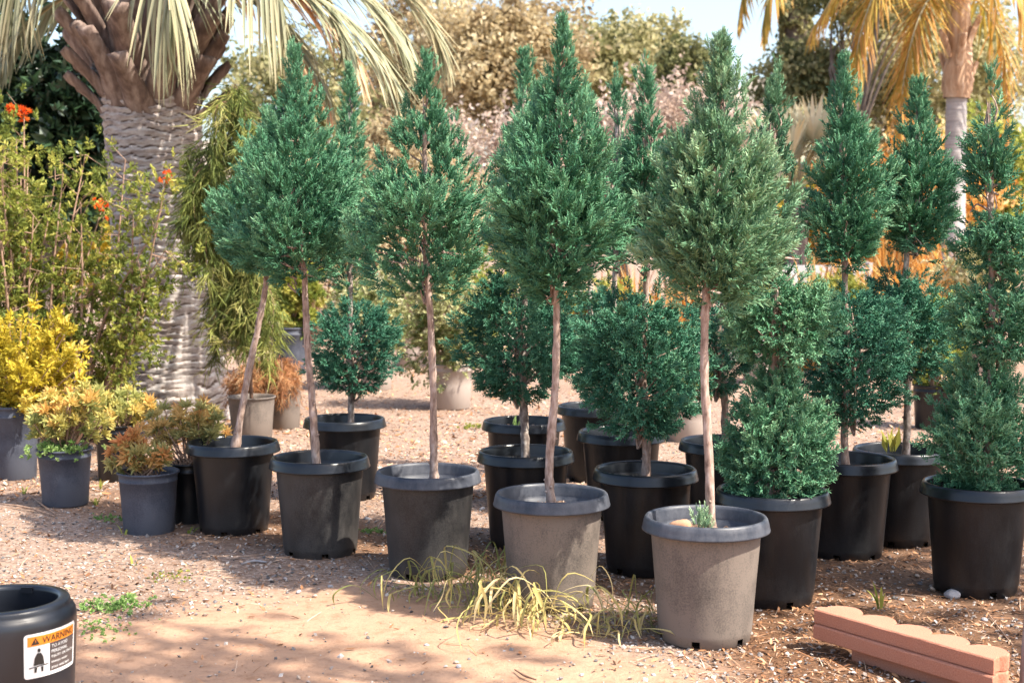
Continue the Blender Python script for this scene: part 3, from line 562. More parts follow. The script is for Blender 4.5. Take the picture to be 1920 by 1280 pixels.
mid_shrub(543, 706, 68, 92, 'yellow-green conifer in a large sunlit black pot beside the weeping plants', 550, 50, 480, 618, limeleaf, n=120, group=MS, potm=pot_blue, fam=CLUS, size=.06)
mid_shrub(1630, 700, 60, 60, 'low lime-green shrub between the see-through head and the orange grass', 1570, 80, 520, 590, limeleaf, n=120, group=MS)
mid_shrub(1835, 700, 60, 60, 'pale silvery shrub behind the many-tiered juniper', 1830, 70, 440, 640, paleleaf, n=150, group=MS, t=(.4, 1))
mid_shrub(1420, 720, 60, 60, 'lime shrub glimpsed behind the sparse spindly column', 1440, 70, 520, 660, limeleaf, n=120, group=MS)
mid_shrub(1120, 690, 60, 60, 'pale yellowish shrub behind the narrow spires', 1130, 80, 530, 670, limeleaf, n=120, group=MS)
# orange ornamental grasses
def grass_tuft(loc, n, h, spread, mat, label, name='grass_clump', cat='grass clump', group=None, wid=0.012, part='blade', stuff=True, arch=0.6, t=(0, 1)):
    th = thing(name, label, cat, (loc[0], loc[1], -.003), group); mb = MB()
    for i in range(n):
        a = rng.uniform(0, 2*PI); L = h*rng.uniform(.55, 1.15); d = np.array([math.cos(a), math.sin(a), 0]); b0 = d*rng.random()*spread*.35
        s = np.linspace(0, 1, 7); out_ = spread*rng.uniform(.3, 1.1); P = b0+d*(out_*s**1.5)[:, None]; P[:, 2] = L*(1-arch*.0)*(s-arch*rng.uniform(.4, 1)*s**2.4)
        wv = wid*rng.uniform(.6, 1.2)*np.array([.6, 1, 1, .95, .8, .5, .05]); sd_ = np.cross(d, [0, 0, 1])+rng.normal(0, .2, 3)
        V = np.stack([P+sd_*wv[:, None]/2, P-sd_*wv[:, None]/2], 1).reshape(-1, 3); F = [(2*k, 2*k+1, 2*k+3, 2*k+2) for k in range(6)]
        tv = rng.uniform(*t)
        if stuff: mb.add(V, F, tv)
        else: build(MB().add(V, F, np.clip(tv+np.repeat(np.linspace(-.2, .25, 7), 2), 0, 1)), part, mat, th)
    if stuff: build(mb, 'blades', mat, th, stuff=True)
    return th
for (u, v, y, h) in ((1130, 575, 15.5, .75), (1235, 570, 15, .8), (1190, 560, 17, .9), (1290, 560, 16, .8), (1060, 560, 16, .7)):
    c = at(u, v, y); grass_tuft((c[0], y), 150, h*1.7, .45, orangegr, 'orange grass clump behind the slender spires of the back junipers', group='orange grasses in the middle beds', wid=.022)
for (u, v, y, h) in ((1530, 560, 15, .9), (1620, 560, 15.5, 1.0), (1700, 560, 14.5, 1.0), (1790, 560, 15.5, 1.1), (1660, 540, 17, 1.3), (1750, 540, 17.5, 1.3), (1840, 560, 16, 1.2), (1560, 540, 17.5, 1.3)):
    c = at(u, v, y); grass_tuft((c[0], y), 190, h*1.75, .6, orangegr, 'orange grass clump before the smooth palm trunk and fan palm', group='orange grasses on the right beds', wid=.024)
# pale planter box
c = at(1490, 560, 16.2); box_m = plainmat('planter_board', [(0.42, 0.42, 0.42), (0.58, 0.57, 0.56)], 6, .8, .2, .003)
def boxv(x0, x1, y0, y1, z0, z1):
    V = [(x, y, z) for z in (z0, z1) for y in (y0, y1) for x in (x0, x1)]; return V, [(0, 2, 3, 1), (4, 5, 7, 6), (0, 1, 5, 4), (2, 6, 7, 3), (0, 4, 6, 2), (1, 3, 7, 5)]
th = thing('planter_box', 'pale grey boarded planter box behind the spindly column juniper', 'planter', (c[0], 16.2, 0))
for k in range(4): build(MB().add(*boxv(-.75, .75, -.35, -.32, .02+.27*k, .02+.27*k+.262)), 'board', box_m, th, smooth=False)
for sx in (-1, 1):
    build(MB().add(*boxv(sx*.77-.02, sx*.77+.02, -.37, .37, 0, 1.12)), 'side_panel', box_m, th, smooth=False)
build(MB().add(*boxv(-.745, .745, -.315, .35, .9, 1.03)), 'soil', soil_m, th, smooth=False)
# ------------------------------------------------------------------ big palm on the left
PY = 11.1; pc = at(322, 640, PY); PB = np.array([pc[0], PY, -.03]); PM = mpp(PY)
palm = thing('pindo_palm', 'massive grey ringed palm trunk with brown leaf bases and drooping silvery fronds', 'palm tree', PB)
nh, na = 330, 76; zz = np.linspace(0, 2.75, nh); th_ = np.arange(na)*2*PI/na; Zg, Tg = np.meshgrid(zz, th_, indexing='ij')
cx = np.interp(zz, [0, 1, 2, 2.75], [0, -.03, -.10, -.15]); rr = np.interp(zz, [0, .12, .4, 1.2, 2.0, 2.45, 2.75], [.50, .44, .405, .375, .355, .36, .40])
np_ = np.stack([np.cos(Tg).ravel()*1.6, np.sin(Tg).ravel()*1.6, Zg.ravel()*2.2], -1)
warp = 0.9*vnoise(np_, 31)+0.5*vnoise(np_*2.3, 32)+.25*vnoise(np_*5, 35)
saw = (Zg.ravel()*16.5+warp*2.6) % 1.0; deep = vnoise(np_*[2.2, 2.2, 4.0], 33)
disp = 0.030*np.where(saw < .82, saw, (1-saw)*4.5)*(.35+1.1*deep)+.012*(vnoise(np_*[6, 6, 16], 34)-.5)+.006*(vnoise(np_*[16, 16, 40], 36)-.5)
Rg = rr[:, None]+disp.reshape(nh, na)
Vp = np.stack([cx[:, None]+Rg*np.cos(Tg), Rg*np.sin(Tg), Zg], -1).reshape(-1, 3); i0 = np.arange(nh-1)[:, None]*na; j0 = np.arange(na)[None]; k0 = (j0+1) % na
Fp = np.stack([i0+j0, i0+k0, i0+na+k0, i0+na+j0], -1).reshape(-1, 4)
m, n, p, out = newmat('palm_trunk'); a_ = n.nodes.new('ShaderNodeAttribute'); a_.attribute_name = 'tint'
na1 = noise(n, 9, 7, .7, (1, 1, 3.2)); na2 = noise(n, 40, 5, .7, (1, 1, .25)); 
r1 = ramp(n, [(0.13, 0.095, 0.078), (0.29, 0.24, 0.215), (0.44, 0.40, 0.37), (0.55, 0.52, 0.49)], [.28, .42, .58, .75]); n.links.new(na1.outputs['Fac'], r1.inputs[0])
r3 = ramp(n, [(0.05, 0.033, 0.025), (0.24, 0.16, 0.11), (1, 1, 1)], [0.0, .3, .75]); n.links.new(a_.outputs['Fac'], r3.inputs[0])
mu = n.nodes.new('ShaderNodeMix'); mu.data_type = 'RGBA'; mu.blend_type = 'MULTIPLY'; mu.inputs[0].default_value = .97; n.links.new(r1.outputs[0], mu.inputs[6]); n.links.new(r3.outputs[0], mu.inputs[7])
n.links.new(mu.outputs[2], p.inputs['Base Color']); p.inputs['Roughness'].default_value = .9; bump(n, p, na2.outputs['Fac'], .5, .012)
crk = np.clip(np.abs(((saw+.03) % 1.0)-.03)/.30, 0, 1); crk = np.clip(np.maximum(crk, (0.34-deep)*5), 0, 1)
build(MB().add(Vp, Fp, crk), 'trunk', m, palm)
# cut leaf bases (boots)
def boot_mesh(seed, L=.62, W=.225, Tk=.085):
    r = np.random.default_rng(seed); n_ = 12; s = np.linspace(0, 1, n_); V = []
    cen = np.stack([.02+.30*s**1.25*L/.62, 0*s, L*(.92*s-.10*s*s)], -1); tan = nrm(np.gradient(cen, axis=0)); nor = np.stack([tan[:, 2], 0*s, -tan[:, 0]], -1)
    wv = W*np.interp(s, [0, .3, .7, 1], [1.25, 1.0, .78, .70]); tv = Tk*np.interp(s, [0, .5, .9, 1], [.5, .9, 1, .85])
    sec = [(-.5, -.15), (-.42, .22), (-.2, .5), (0, .58), (.2, .5), (.42, .22), (.5, -.15), (.25, -.32), (0, -.38), (-.25, -.32)]; K = len(sec)
    for q in range(n_):
        for a, b in sec:
            cup = .35*a*a*wv[q]; V.append(cen[q]+np.array([0, 1, 0])*a*wv[q]+nor[q]*(b*tv[q]-cup)+r.normal(0, .003, 3))
    V.append(cen[-1]+tan[-1]*.004); F4 = [(q*K+j, q*K+(j+1) % K, (q+1)*K+(j+1) % K, (q+1)*K+j) for q in range(n_-1) for j in range(K)]
    T3 = [((n_-1)*K+j, (n_-1)*K+(j+1) % K, n_*K) for j in range(K)]
    mb = MB().add(V, F4, .5); mb.T.append(np.array(T3, np.int64)); return mb.mesh('leaf_base')
boot_m = plainmat('palm_boot', [(0.07, 0.048, 0.040), (0.17, 0.12, 0.098), (0.33, 0.26, 0.22)], 7, .85, .5, .012, (2.2, 2.2, .5))
boots = [boot_mesh(k, L=.46+.08*(k % 4)) for k in range(4)]
for k in range(72):
    a = k*2.39996; z = 2.30+1.08*(k/72)**.9; q = (z-2.30)/1.08; R0 = np.interp(q, [0, .3, 1], [.31, .36, .30])
    o = link('leaf_base', boots[k % 4], boot_m, palm); o.location = (-.13+R0*math.cos(a), R0*math.sin(a), z); o.rotation_euler = (random.uniform(-.24, .24), np.interp(q, [0, .4, 1], [.22, -.02, -.22])+random.uniform(-.12, .12), a+random.uniform(-.2, .2)); o.scale = [np.interp(q, [0, .3, 1], [.92, 1.05, .9])]*3
core = MB().add(*tube([[-.14, 0, 2.6], [-.15, 0, 3.1], [-.15, 0, 3.7]], [.34, .30, .18], 20)); build(core, 'crown_core', boot_m, palm)
frond_m = leafmat('palm_frond_silver', [(0.12, 0.135, 0.075), (0.21, 0.225, 0.135), (0.32, 0.32, 0.20), (0.46, 0.40, 0.24)], 0.3, .45)
frond_dry = leafmat('palm_frond_dry', [(0.30, 0.15, 0.07), (0.46, 0.27, 0.14), (0.58, 0.42, 0.26)], .3, .6)
rach_m = plainmat('palm_rachis', [(0.30, 0.27, 0.14), (0.46, 0.40, 0.24)], 20, .6)
def leaflet_mesh(seed, droop, L=1.0, w=.034, tb=.5):
    # a strap leaflet along +Z that droops towards -Y, V-folded
    r = np.random.default_rng(seed); s = np.linspace(0, 1, 9); c_ = np.stack([.04*r.normal()*s*s, -droop*s**2, s*(1-.35*droop*s)], -1)*L
    wv = w*np.array([.55, .9, 1, 1, .95, .85, .65, .4, .05]); V = []
    for q in range(9): V += [c_[q]+[wv[q]/2, wv[q]*.16, 0], c_[q], c_[q]+[-wv[q]/2, wv[q]*.16, 0]]
    F = [(3*q+b, 3*q+b+1, 3*q+b+4, 3*q+b+3) for q in range(8) for b in (0, 1)]
    return np.array(V), np.array(F), np.repeat(np.linspace(0, .25, 9), 3)
LTS = [leaflet_mesh(k, d) for k, d in enumerate((.05, .10, .18, .28))]
def frond(parent, P, nl, Lmax, mat, single, droop=.55, angle=.75, jit=.12, tint=(.2, .8), r0=.028, wsc=1.0, side=None, name='frond', rmat=None, down=.35, start=.12):
    """rachis through P (local to parent), leaflets along both sides hanging a little; singles become objects of their own"""
    c_ = curve(P, 40); seg = nrm(np.gradient(c_, axis=0)); rb = MB().add(*tube(c_, np.linspace(r0, .005, 40), 7)); fo = build(rb, name, rmat or rach_m, parent)
    jm = MB()
    for i in range(nl):
        s = start+(1-start)*(i//2+.5*(i % 2))/(nl/2); q = min(39, int(s*39)); T = seg[q]; sg = 1 if i % 2 else -1
        if side and sg != side and rng.random() < .0: continue
        B = nrm(np.cross(T, [0, 0, 1.])); U = np.cross(B, T); an = angle*(1-.45*s)+rng.normal(0, jit)
        d = nrm(T*math.cos(an)+B*sg*math.sin(an)*.9+U*.25*(1-s)+np.array([0, 0, -down*(0.4+s)])+rng.normal(0, jit*.5, 3))
        L = Lmax*np.interp(s, [0, .15, .5, .85, 1], [.55, .85, 1, .75, .45])*rng.uniform(.85, 1.1)
        # roll so that the droop side (-Y of the template) points down
        X = np.cross(np.array([0, 0, 1.]), d); X = X/max(np.linalg.norm(X), 1e-6); Yv = np.cross(d, X)
        M = np.stack([X, Yv, d], -1); k = rng.integers(0, 4); t0 = rng.uniform(*tint); sc = np.array([wsc*L**.5*1.0, L, L])
        V, F, tp = LTS[k]; W = (V*[wsc, L, L])@M.T+c_[q]
        if single: build(MB().add(W, F, np.clip(t0+tp, 0, 1)), 'leaflet', mat, fo)
        else: jm.add(W, F, np.clip(t0+tp, 0, 1))
    if not single: build(jm, 'leaflets', mat, fo, stuff=True)
    return fo
def pl(*pts): return [at(u, v, y)-PB for u, v, y in pts]
frond(palm, pl((330, -60, 11), (450, -95, 10.8), (590, -65, 10.6), (700, 0, 10.5), (770, 80, 10.45)), 120, .95, frond_m, True, angle=.62, down=.34, wsc=.68)
frond(palm, pl((290, -60, 10.9), (300, -110, 10.4), (310, -70, 10.0), (318, 20, 9.85)), 52, 1.12, frond_m, True, down=1.7, wsc=.75)
frond(palm, pl((240, -60, 11), (140, -130, 10.7), (60, -80, 10.5), (0, 0, 10.4)), 64, .95, frond_m, True, down=1.3, wsc=.75)
frond(palm, pl((340, -60, 11.2), (480, -80, 11.4), (600, -20, 11.5), (660, 80, 11.5)), 80, .75, frond_m, False, angle=.7, down=.6, tint=(.0, .6))
frond(palm, pl((330, -60, 11.4), (470, -20, 11.9), (560, 80, 12.0), (620, 190, 12.0)), 70, .6, frond_dry, False, down=.7)
frond(palm, pl((240, -50, 11.3), (130, -10, 11.6), (50, 50, 11.7), (-10, 130, 11.7)), 70, .6, frond_m, False, tint=(.0, .4))
frond(palm, pl((250, -90, 11.2), (120, -200, 11.2), (-20, -180, 11.2), (-110, -60, 11.1)), 70, .8, frond_m, False)
frond(palm, pl((360, -60, 10.9), (440, -110, 10.3), (500, -60, 10.0), (530, 0, 9.95)), 54, 1.0, frond_m, False, down=1.5, wsc=.75)
frond(palm, pl((330, -90, 11.2), (480, -190, 11.1), (680, -160, 10.9), (820, -60, 10.8)), 80, .8, frond_m, False, down=.6)
frond(palm, pl((340, -60, 10.9), (470, -60, 10.5), (600, 0, 10.3), (690, 70, 10.2), (750, 160, 10.2)), 120, .9, frond_m, False, angle=.6, down=.3, tint=(.1, .9), wsc=.65)
frond(palm, pl((340, -70, 11.1), (500, -130, 11.0), (660, -90, 10.9), (780, 0, 10.9), (830, 80, 10.9)), 120, .85, frond_m, False, angle=.6, down=.32, tint=(.3, 1), wsc=.65)
frond(palm, pl((345, -40, 11.3), (470, 0, 11.0), (560, 70, 10.9), (610, 150, 10.9)), 80, .75, frond_m, False, angle=.55, down=.45, tint=(.2, 1), wsc=.75)
frond(palm, pl((340, -60, 11.5), (490, -50, 11.8), (610, 30, 11.9), (680, 120, 11.9)), 80, .8, frond_dry, False, angle=.6, down=.5, tint=(.2, 1), wsc=.8)
# ------------------------------------------------------------------ feathery palm on the right
QY = 16.5; qc = at(1783, 640, QY); QB = np.array([qc[0], QY, -.03]); QM = mpp(QY)
queen = thing('queen_palm', 'slim smooth grey palm with orange-yellow feathery drooping fronds behind the junipers', 'palm tree', QB)
zq = np.linspace(0, 3.1, 70); V, F = tube(np.stack([0*zq, 0*zq, zq], -1), .145+.012*np.exp(-zq*3)+.003*np.sin(zq*38)-.01*zq, 24)
build(MB().add(V, F), 'trunk', plainmat('smooth_palm_trunk', [(0.26, 0.24, 0.23), (0.46, 0.43, 0.42)], 9, .8, .3, .01, (.4, .4, 4)), queen)
shaft = MB().add(*tube(curve([[0, 0, 3.02], [.01, 0, 3.3], [.02, 0, 3.7], [.02, 0, 4.4]], 16), np.interp(np.linspace(0, 1, 16), [0, .1, .3, 1], [.15, .165, .175, .09]), 16, jit=.12)); sh_m = plainmat('palm_sheath', [(0.22, 0.12, 0.07), (0.45, 0.29, 0.18), (0.60, 0.46, 0.34)], 6, .8, .5, .01, (2.5, 2.5, .4))
build(shaft, 'leaf_sheath', sh_m, queen)
for k in range(7):
    a = k*2.4; o = link('leaf_base', boots[k % 4], sh_m, queen); o.location = (.12*math.cos(a), .12*math.sin(a), 3.12+.09*k); o.rotation_euler = (random.uniform(-.15, .15), -.22, a); o.scale = (.7, .6, .75)
qf_m = leafmat('queen_frond', [(0.20, 0.17, 0.03), (0.40, 0.29, 0.05), (0.55, 0.33, 0.07), (0.58, 0.30, 0.10)], .4)
def ql(*pts): return [at(u, v, y)-QB for u, v, y in pts]
for pts, nl in ((((1783, 30, 16.5), (1765, -20, 16.2), (1725, 30, 15.9), (1695, 150, 15.8), (1685, 300, 15.8)), 170), (((1783, 30, 16.5), (1740, -60, 16.1), (1660, -40, 15.7), (1615, 60, 15.6), (1600, 170, 15.6)), 150), (((1785, 30, 16.5), (1850, -60, 16.3), (1910, -10, 16.1), (1935, 130, 16)), 90),
                (((1780, 30, 16.5), (1700, -70, 16.8), (1600, -50, 17), (1520, 60, 17.1)), 90), (((1785, 30, 16.6), (1830, 0, 16.9), (1880, 90, 17), (1890, 260, 17)), 80),
                (((1780, 40, 16.6), (1740, -5, 16.9), (1700, 90, 17.0), (1700, 270, 17.0)), 130), (((1785, 0, 16.5), (1800, -120, 16.0), (1840, -120, 15.6), (1870, 20, 15.4)), 80)):
    frond(queen, ql(*pts), int(nl*1.4), .72, qf_m, False, angle=1.15, down=.45, r0=.022, wsc=.55, tint=(.0, 1), jit=.2)
# tall palm far behind, trunk wrapped in creeper
TY = 27.0; tc_ = at(1484, 640, TY); TB = np.array([tc_[0], TY, 0]); tall = thing('fan_palm', 'tall creeper-wrapped palm trunk against the sky near the distant hill', 'palm tree', TB)
build(MB().add(*tube([[0, 0, 0], [0, 0, 3], [0, 0, 6.6]], [.26, .25, .24], 14, jit=.12)), 'trunk', oldbark, tall)
mb = MB(); a = rng.uniform(0, 2*PI, 1300); zz = rng.uniform(.5, 5.9, 1300); pick(mb, CLUS, np.stack([.27*np.cos(a), .27*np.sin(a), zz], -1), np.stack([np.cos(a), np.sin(a), 0*a-.3], -1), rng.uniform(.06, .12, 1300), rng.uniform(.1, .7, 1300)); build(mb, 'creeper', olive, tall, smooth=False, stuff=True)
def tl(*pts): return [at(u, v, y)-TB for u, v, y in pts]
for pts in (((1484, -40, 27), (1440, -70, 26.8), (1400, -30, 26.7), (1385, 40, 26.7)), ((1484, -40, 27), (1460, -40, 26), (1440, 0, 25.8), (1432, 60, 25.8)), ((1484, -40, 27), (1530, -80, 27), (1570, -40, 27), (1590, 20, 27))):
    frond(tall, tl(*pts), 70, .85, qf_m, False, down=1.4, r0=.03, wsc=1.3, tint=(0, .7))
# fan palm (silver)
FY = 17.2; fc = at(1490, 640, FY); FB = np.array([fc[0], FY, 0]); fan = thing('fan_palm', 'low silvery fan palm with stiff pleated leaves behind the junipers', 'palm tree', FB)
build(MB().add(*tube(np.stack([np.zeros(14), np.zeros(14), np.linspace(-.02, 2.0, 14)], -1), .15, 12, jit=.15)), 'trunk', boot_m, fan)
fan_m = leafmat('silver_fan', [(0.34, 0.36, 0.26), (0.52, 0.52, 0.38), (0.66, 0.62, 0.46), (0.66, 0.50, 0.24)], .3, .45)
for k in range(15):
    a = k*2.4; el = .35+1.0*((k*7) % 15)/15; d = np.array([math.cos(a)*math.cos(el), math.sin(a)*math.cos(el), math.sin(el)]); hub = np.array([0, 0, 2.0])+d*rng.uniform(.40, .62)
    lf = build(MB().add(*tube(curve([[0, 0, 1.97], (np.array([0, 0, 1.97])+hub)/2+[0, 0, .04], hub], 6), .014, 6)), 'leaf_stalk', rach_m, fan)
    mb = MB(); B = nrm(np.cross(d, [.25*math.sin(k), -1, .3])); U = np.cross(B, d)
    for q in np.linspace(-2.0, 2.0, 23):
        dd = nrm(d*math.cos(q)+B*math.sin(q)+U*.12*math.cos(q*.5)); Mf = frames(dd[None], 0.0)[0]; V, F, tp = LTS[k % 2]; L = .66*(1-.18*abs(q)/2); mb.add((V*[2.0, L*.4, L])@Mf.T+hub, F, np.clip(rng.uniform(.1, .7)+tp, 0, 1))
    build(mb, 'leaf_blade', fan_m, lf)
# ------------------------------------------------------------------ left: dark evergreen, flowering shrub, weeping plants
m_ = mpp(14.5); c = at(90, 250, 14.5); bgtree('evergreen_tree', 'dense dark evergreen tree behind the orange-flowered shrub', c, (175*m_, 130*m_, 190*m_), .10, darkleaf, oldbark, 330, 10, .13, fam=CLUS, shell=.25, t=(0, .7))
SY = 9.3; sc_ = at(60, 640, SY); SB = np.array([sc_[0], SY, -.01]); shrub = thing('flowering_shrub', 'loose yellow-green shrub with brown stems and orange flower clusters before the palm', 'shrub', SB)
stems = MB(); fol = MB(); tips = []
for k in range(46):
    u = rng.uniform(-120, 300); v = np.interp(u, [-120, 0, 100, 200, 300], [230, 220, 270, 320, 430])+abs(rng.normal(0, 1))*170; y = SY+rng.normal(0, .28); tips.append(at(u, min(v, 660), y)-SB)
tips += [at(45, 215, SY-.1)-SB, at(312, 335, SY-.3)-SB, at(235, 300, SY)-SB, at(160, 290, SY)-SB, at(290, 430, SY-.35)-SB, at(310, 470, SY-.3)-SB, at(250, 400, SY-.3)-SB]
roots = [np.array([x, rng.normal(0, .1), 0]) for x in (-.35, -.1, .1, .25, .42)]
for tp in tips:
    b0 = roots[int(np.argmin([abs(r[0]-tp[0]*.6)+rng.random()*.3 for r in roots]))]; mid = b0*.45+tp*.55+rng.normal(0, .07, 3); mid[0] -= .18*(tp[0]-b0[0]); c_ = curve([b0, mid, tp], 14)
    stems.add(*tube(c_, np.linspace(.014, .0034, 14), 6))
    for q in range(5, 14):
        for _ in range(2):
            d = nrm(rng.normal(0, 1, 3)+[0, 0, .3]); e2 = c_[q]+d*rng.uniform(.06, .2); stems.add(*tube([c_[q], e2], [.003, .0012], 4)); k9 = 4; P = e2+rng.normal(0, .05, (k9, 3)); pick(fol, SPRAYS, P, nrm(d+rng.normal(0, .6, (k9, 3))+[0, 0, .2]), rng.uniform(.06, .105, k9), rng.uniform(.05, .75, k9)+.2*(q/14))
build(fol, 'foliage', leafmat('shrub_leaf', [(0.05, 0.08, 0.015), (0.14, 0.18, 0.035), (0.29, 0.31, 0.06), (0.50, 0.46, 0.11)], .45), shrub, smooth=False, stuff=True); build(stems, 'stems', stem_m, shrub)
for u, v, y in ((40, 212, SY-.12), (310, 332, SY-.32), (188, 386, SY-.2), (26, 205, SY-.1)):
    mb = MB(); c = at(u, v, y)-SB; k9 = 16; pick(mb, WHORLS, c+rng.normal(0, .022, (k9, 3)), rng.normal(0, 1, (k9, 3)), rng.uniform(.018, .032, k9), rng.random(k9)); build(mb, 'flower_cluster', flower_m, shrub, smooth=False)
# dark maroon plant between shrub and palm
c = at(185, 735, 9.9); grass_tuft((c[0], 9.9), 170, .75, .38, maroon_m, 'dark maroon strappy plant between the golden shrub and the palm trunk', name='maroon_plant', cat='plant', wid=.02)
# weeping needle plants
NEED = []
for k in range(3):
    r = np.random.default_rng(300+k); mbv = []; fv = []; tv = []
    for i in range(10):
        d = np.array([r.normal(0, .45), r.normal(0, .45), 1.]); p0 = np.array([0, 0, r.uniform(0, .8)]); kk = len(mbv); mbv += spin(p0, d, r.uniform(.6, .95), .026, r.uniform(0, 6)); fv += [(kk, kk+1, kk+3), (kk+1, kk+2, kk+3), (kk+2, kk, kk+3)]; tv += [-.1]*3+[.15]
    NEED.append((np.array(mbv), np.array(fv), np.array(tv)))
def weeping(u, vbase, wpx, hpx, label, strands, mat, potm, top, n=18, size=.16, t=(.0, .9)):
    g = gnd(u, vbase); y = g[1]+wpx*mpp(g[1])*.4; c = at(u, 640, y); base = np.array([c[0], y, -.004]); m_ = mpp(y); th = thing('weeping_plant', label, 'potted plant', base)
    POTS_XY.append((base[0], y, wpx*m_*.45)); small_pot(th, wpx*m_, hpx*m_, potm, bands=False)
    st_ = MB(); fo_ = MB(); tu, tv_ = top; tp = at(tu, tv_, y)-base; lead = curve([[0, 0, hpx*m_*.8], tp*.5+[.01, .02, .05], tp], 20); st_.add(*tube(lead, np.linspace(.014, .005, 20), 7))
    for (us, vs, ln) in strands:
        a0 = at(us, vs, y+rng.normal(-.08, .12))-base; q = int(np.argmin(np.abs(lead[:, 2]-a0[2]-.05))); c_ = curve([lead[q], (lead[q]+a0)/2+[0, 0, .06], a0, a0+[rng.normal(0, .02), rng.normal(-.02, .03), -ln*m_]], 16); st_.add(*tube(c_, np.linspace(.005, .0012, 16), 4))
        for s in range(4, 16):
            k9 = 4; P = c_[s]+rng.normal(0, .022, (k9, 3)); pick(fo_, NEED, P, nrm(np.array([0, 0, -1.0])+rng.normal(0, .42, (k9, 3))), rng.uniform(.6, 1.2, k9)*size, np.clip(rng.uniform(*t)+rng.uniform(-.15, .15, k9), 0, 1))
    build(fo_, 'foliage', mat, th, smooth=False, stuff=True); build(st_, 'stem', twig_m, th); return th, base
ss = [(445+rng.normal(0, 1)*np.interp(v, [175, 300, 560], [14, 30, 36]), v, rng.uniform(50, 120)) for v in np.linspace(175, 560, 24)]+[(rng.uniform(352, 420), v, rng.uniform(50, 100)) for v in np.linspace(290, 430, 11)]+[(rng.uniform(405, 505), v, rng.uniform(40, 90)) for v in np.linspace(480, 600, 13)]
weeping(470, 827, 88, 82, 'tall weeping plant with green hanging needles in grey pot against the palm', ss, weep_m, pot_dust2, (445, 175))
ss = [(rng.uniform(432, 552), rng.uniform(688, 714), rng.uniform(8, 34)) for k in range(30)]+[(535, 712, 70), (528, 710, 60), (440, 725, 30)]
wp, wb = weeping(532, 806, 66, 98, 'low plant of dead orange needles drooping over a pale grey pot', ss, deadn_m, pot_dust2, (525, 690), t=(.1, .9), size=.085)
st_ = thing('stake', 'thin tan wooden stake with green tie beside the weeping plant', 'stake', (wb[0]-.16, wb[1]+.02, 0))
build(MB().add(*tube([[0, 0, 0], [-.02, 0, 1.2], [-.05, 0, 2.25]], .016, 8)), 'pole', stem_m, st_); gm_ = plainmat('green_tie', [(0.0, .22, .14), (.02, .32, .2)], 30, .5)
for z in (1.22, 1.95): build(MB().add(*lathe([(.021, -.012), (.024, 0), (.021, .012)], 14)), 'tie', gm_, st_, (-.02-.018*(z-1.2)-.01, 0, z))
# ------------------------------------------------------------------ left: rosette plants in blue-grey pots
def rosette(u, vbase, wpx, hpx, label, uc, hw, vt, vb, mat, n, size, potm=pot_blue, group='young plants in blue-grey pots', t=(.1, .95), cat='potted plant', fam=WHORLS, name='potted_plant'):
    D0 = wpx; g = gnd(u, vbase); y = g[1]+wpx*mpp(g[1])*.42; c = at(u, 640, y); base = np.array([c[0], y, -.004]); m_ = mpp(y); th = thing(name, label, cat, base, group)
    POTS_XY.append((base[0], y, wpx*m_*.44)); small_pot(th, wpx*m_*.96, hpx*m_, potm); H = hpx*m_
    mb = MB(); stn = MB()
    for k in range(n):
        a = rng.uniform(0, 2*PI); q = math.sqrt(rng.random()); uu = uc+hw*q*math.cos(a); top = vb+(vt-vb)*(1-.55*q*q)*rng.uniform(.45, 1.0)
        e = at(uu, top, y+hw*m_*.8*q*math.sin(a))-base; b0 = np.array([rng.normal(0, .03), rng.normal(0, .03), H*.85]); c_ = curve([b0, (b0*.5+e*.5)+[0, 0, -.015], e], 8); stn.add(*tube(c_, np.linspace(.005, .003, 8), 5)); d = nrm(c_[-1]-c_[-3]+rng.normal(0, .02, 3))
        tt = rng.uniform(*t); pick(mb, fam, e[None], (d+[0, -.15, .25])[None], np.array([size*rng.uniform(.8, 1.2)]), np.array([tt])); 
        for s in ((2, 3, 4, 5, 6, 7) if fam is SPRAYS else (5, 6)):
            for _ in range(3 if fam is SPRAYS else 1): pick(mb, fam, c_[s][None]+rng.normal(0, .02, 3), d[None]+rng.normal(0, .6 if fam is SPRAYS else .25, 3), np.array([size*.8]), np.array([tt*.8]))
    build(mb, 'foliage', mat, th, smooth=False, stuff=True); build(stn, 'stems', stem_m, th); return th, base, y
rosette(22, 902, 96, 140, 'golden pointed-leaf shrub in a blue-grey pot at the end of the row', 60, 100, 520, 820, goldleaf, 70, .105, fam=SPRAYS)
t2, b2, y2 = rosette(116, 952, 104, 108, 'yellow rosette plant in a blue-grey pot with green clover over its rim', 135, 78, 715, 830, rosette_m, 46, .062)
mb = MB(); k9 = 130; P = np.stack([rng.normal(-.01, .075, k9), -.07+rng.normal(0, .05, k9), .30+rng.normal(0, .022, k9)], -1); pick(mb, CLUS, P, nrm(rng.normal(0, .5, (k9, 3))+[0, -.3, 1]), rng.uniform(.016, .03, k9), rng.random(k9)); cl = build(mb, 'clover', clover_m, None, (b2[0], b2[1], b2[2]), smooth=False, stuff=True); tag(cl, 'green clover weeds crowding the rim of the yellow rosette plant\'s pot', 'clover')
rosette(217, 905, 90, 108, 'yellow rosette plant with orange tips behind the clover pot', 225, 70, 712, 815, rosette_m, 40, .060, potm=pot_black)
rosette(273, 1006, 116, 118, 'bronze rosette plant, low and open, in the blue-grey pot standing farthest forward', 268, 62, 800, 890, rosette_red, 26, .060)
rosette(350, 986, 80, 118, 'green and bronze rosette plant with upright stems beside the leaning juniper', 350, 80, 735, 850, rosette_red, 40, .055, potm=pot_black, t=(0, .7))
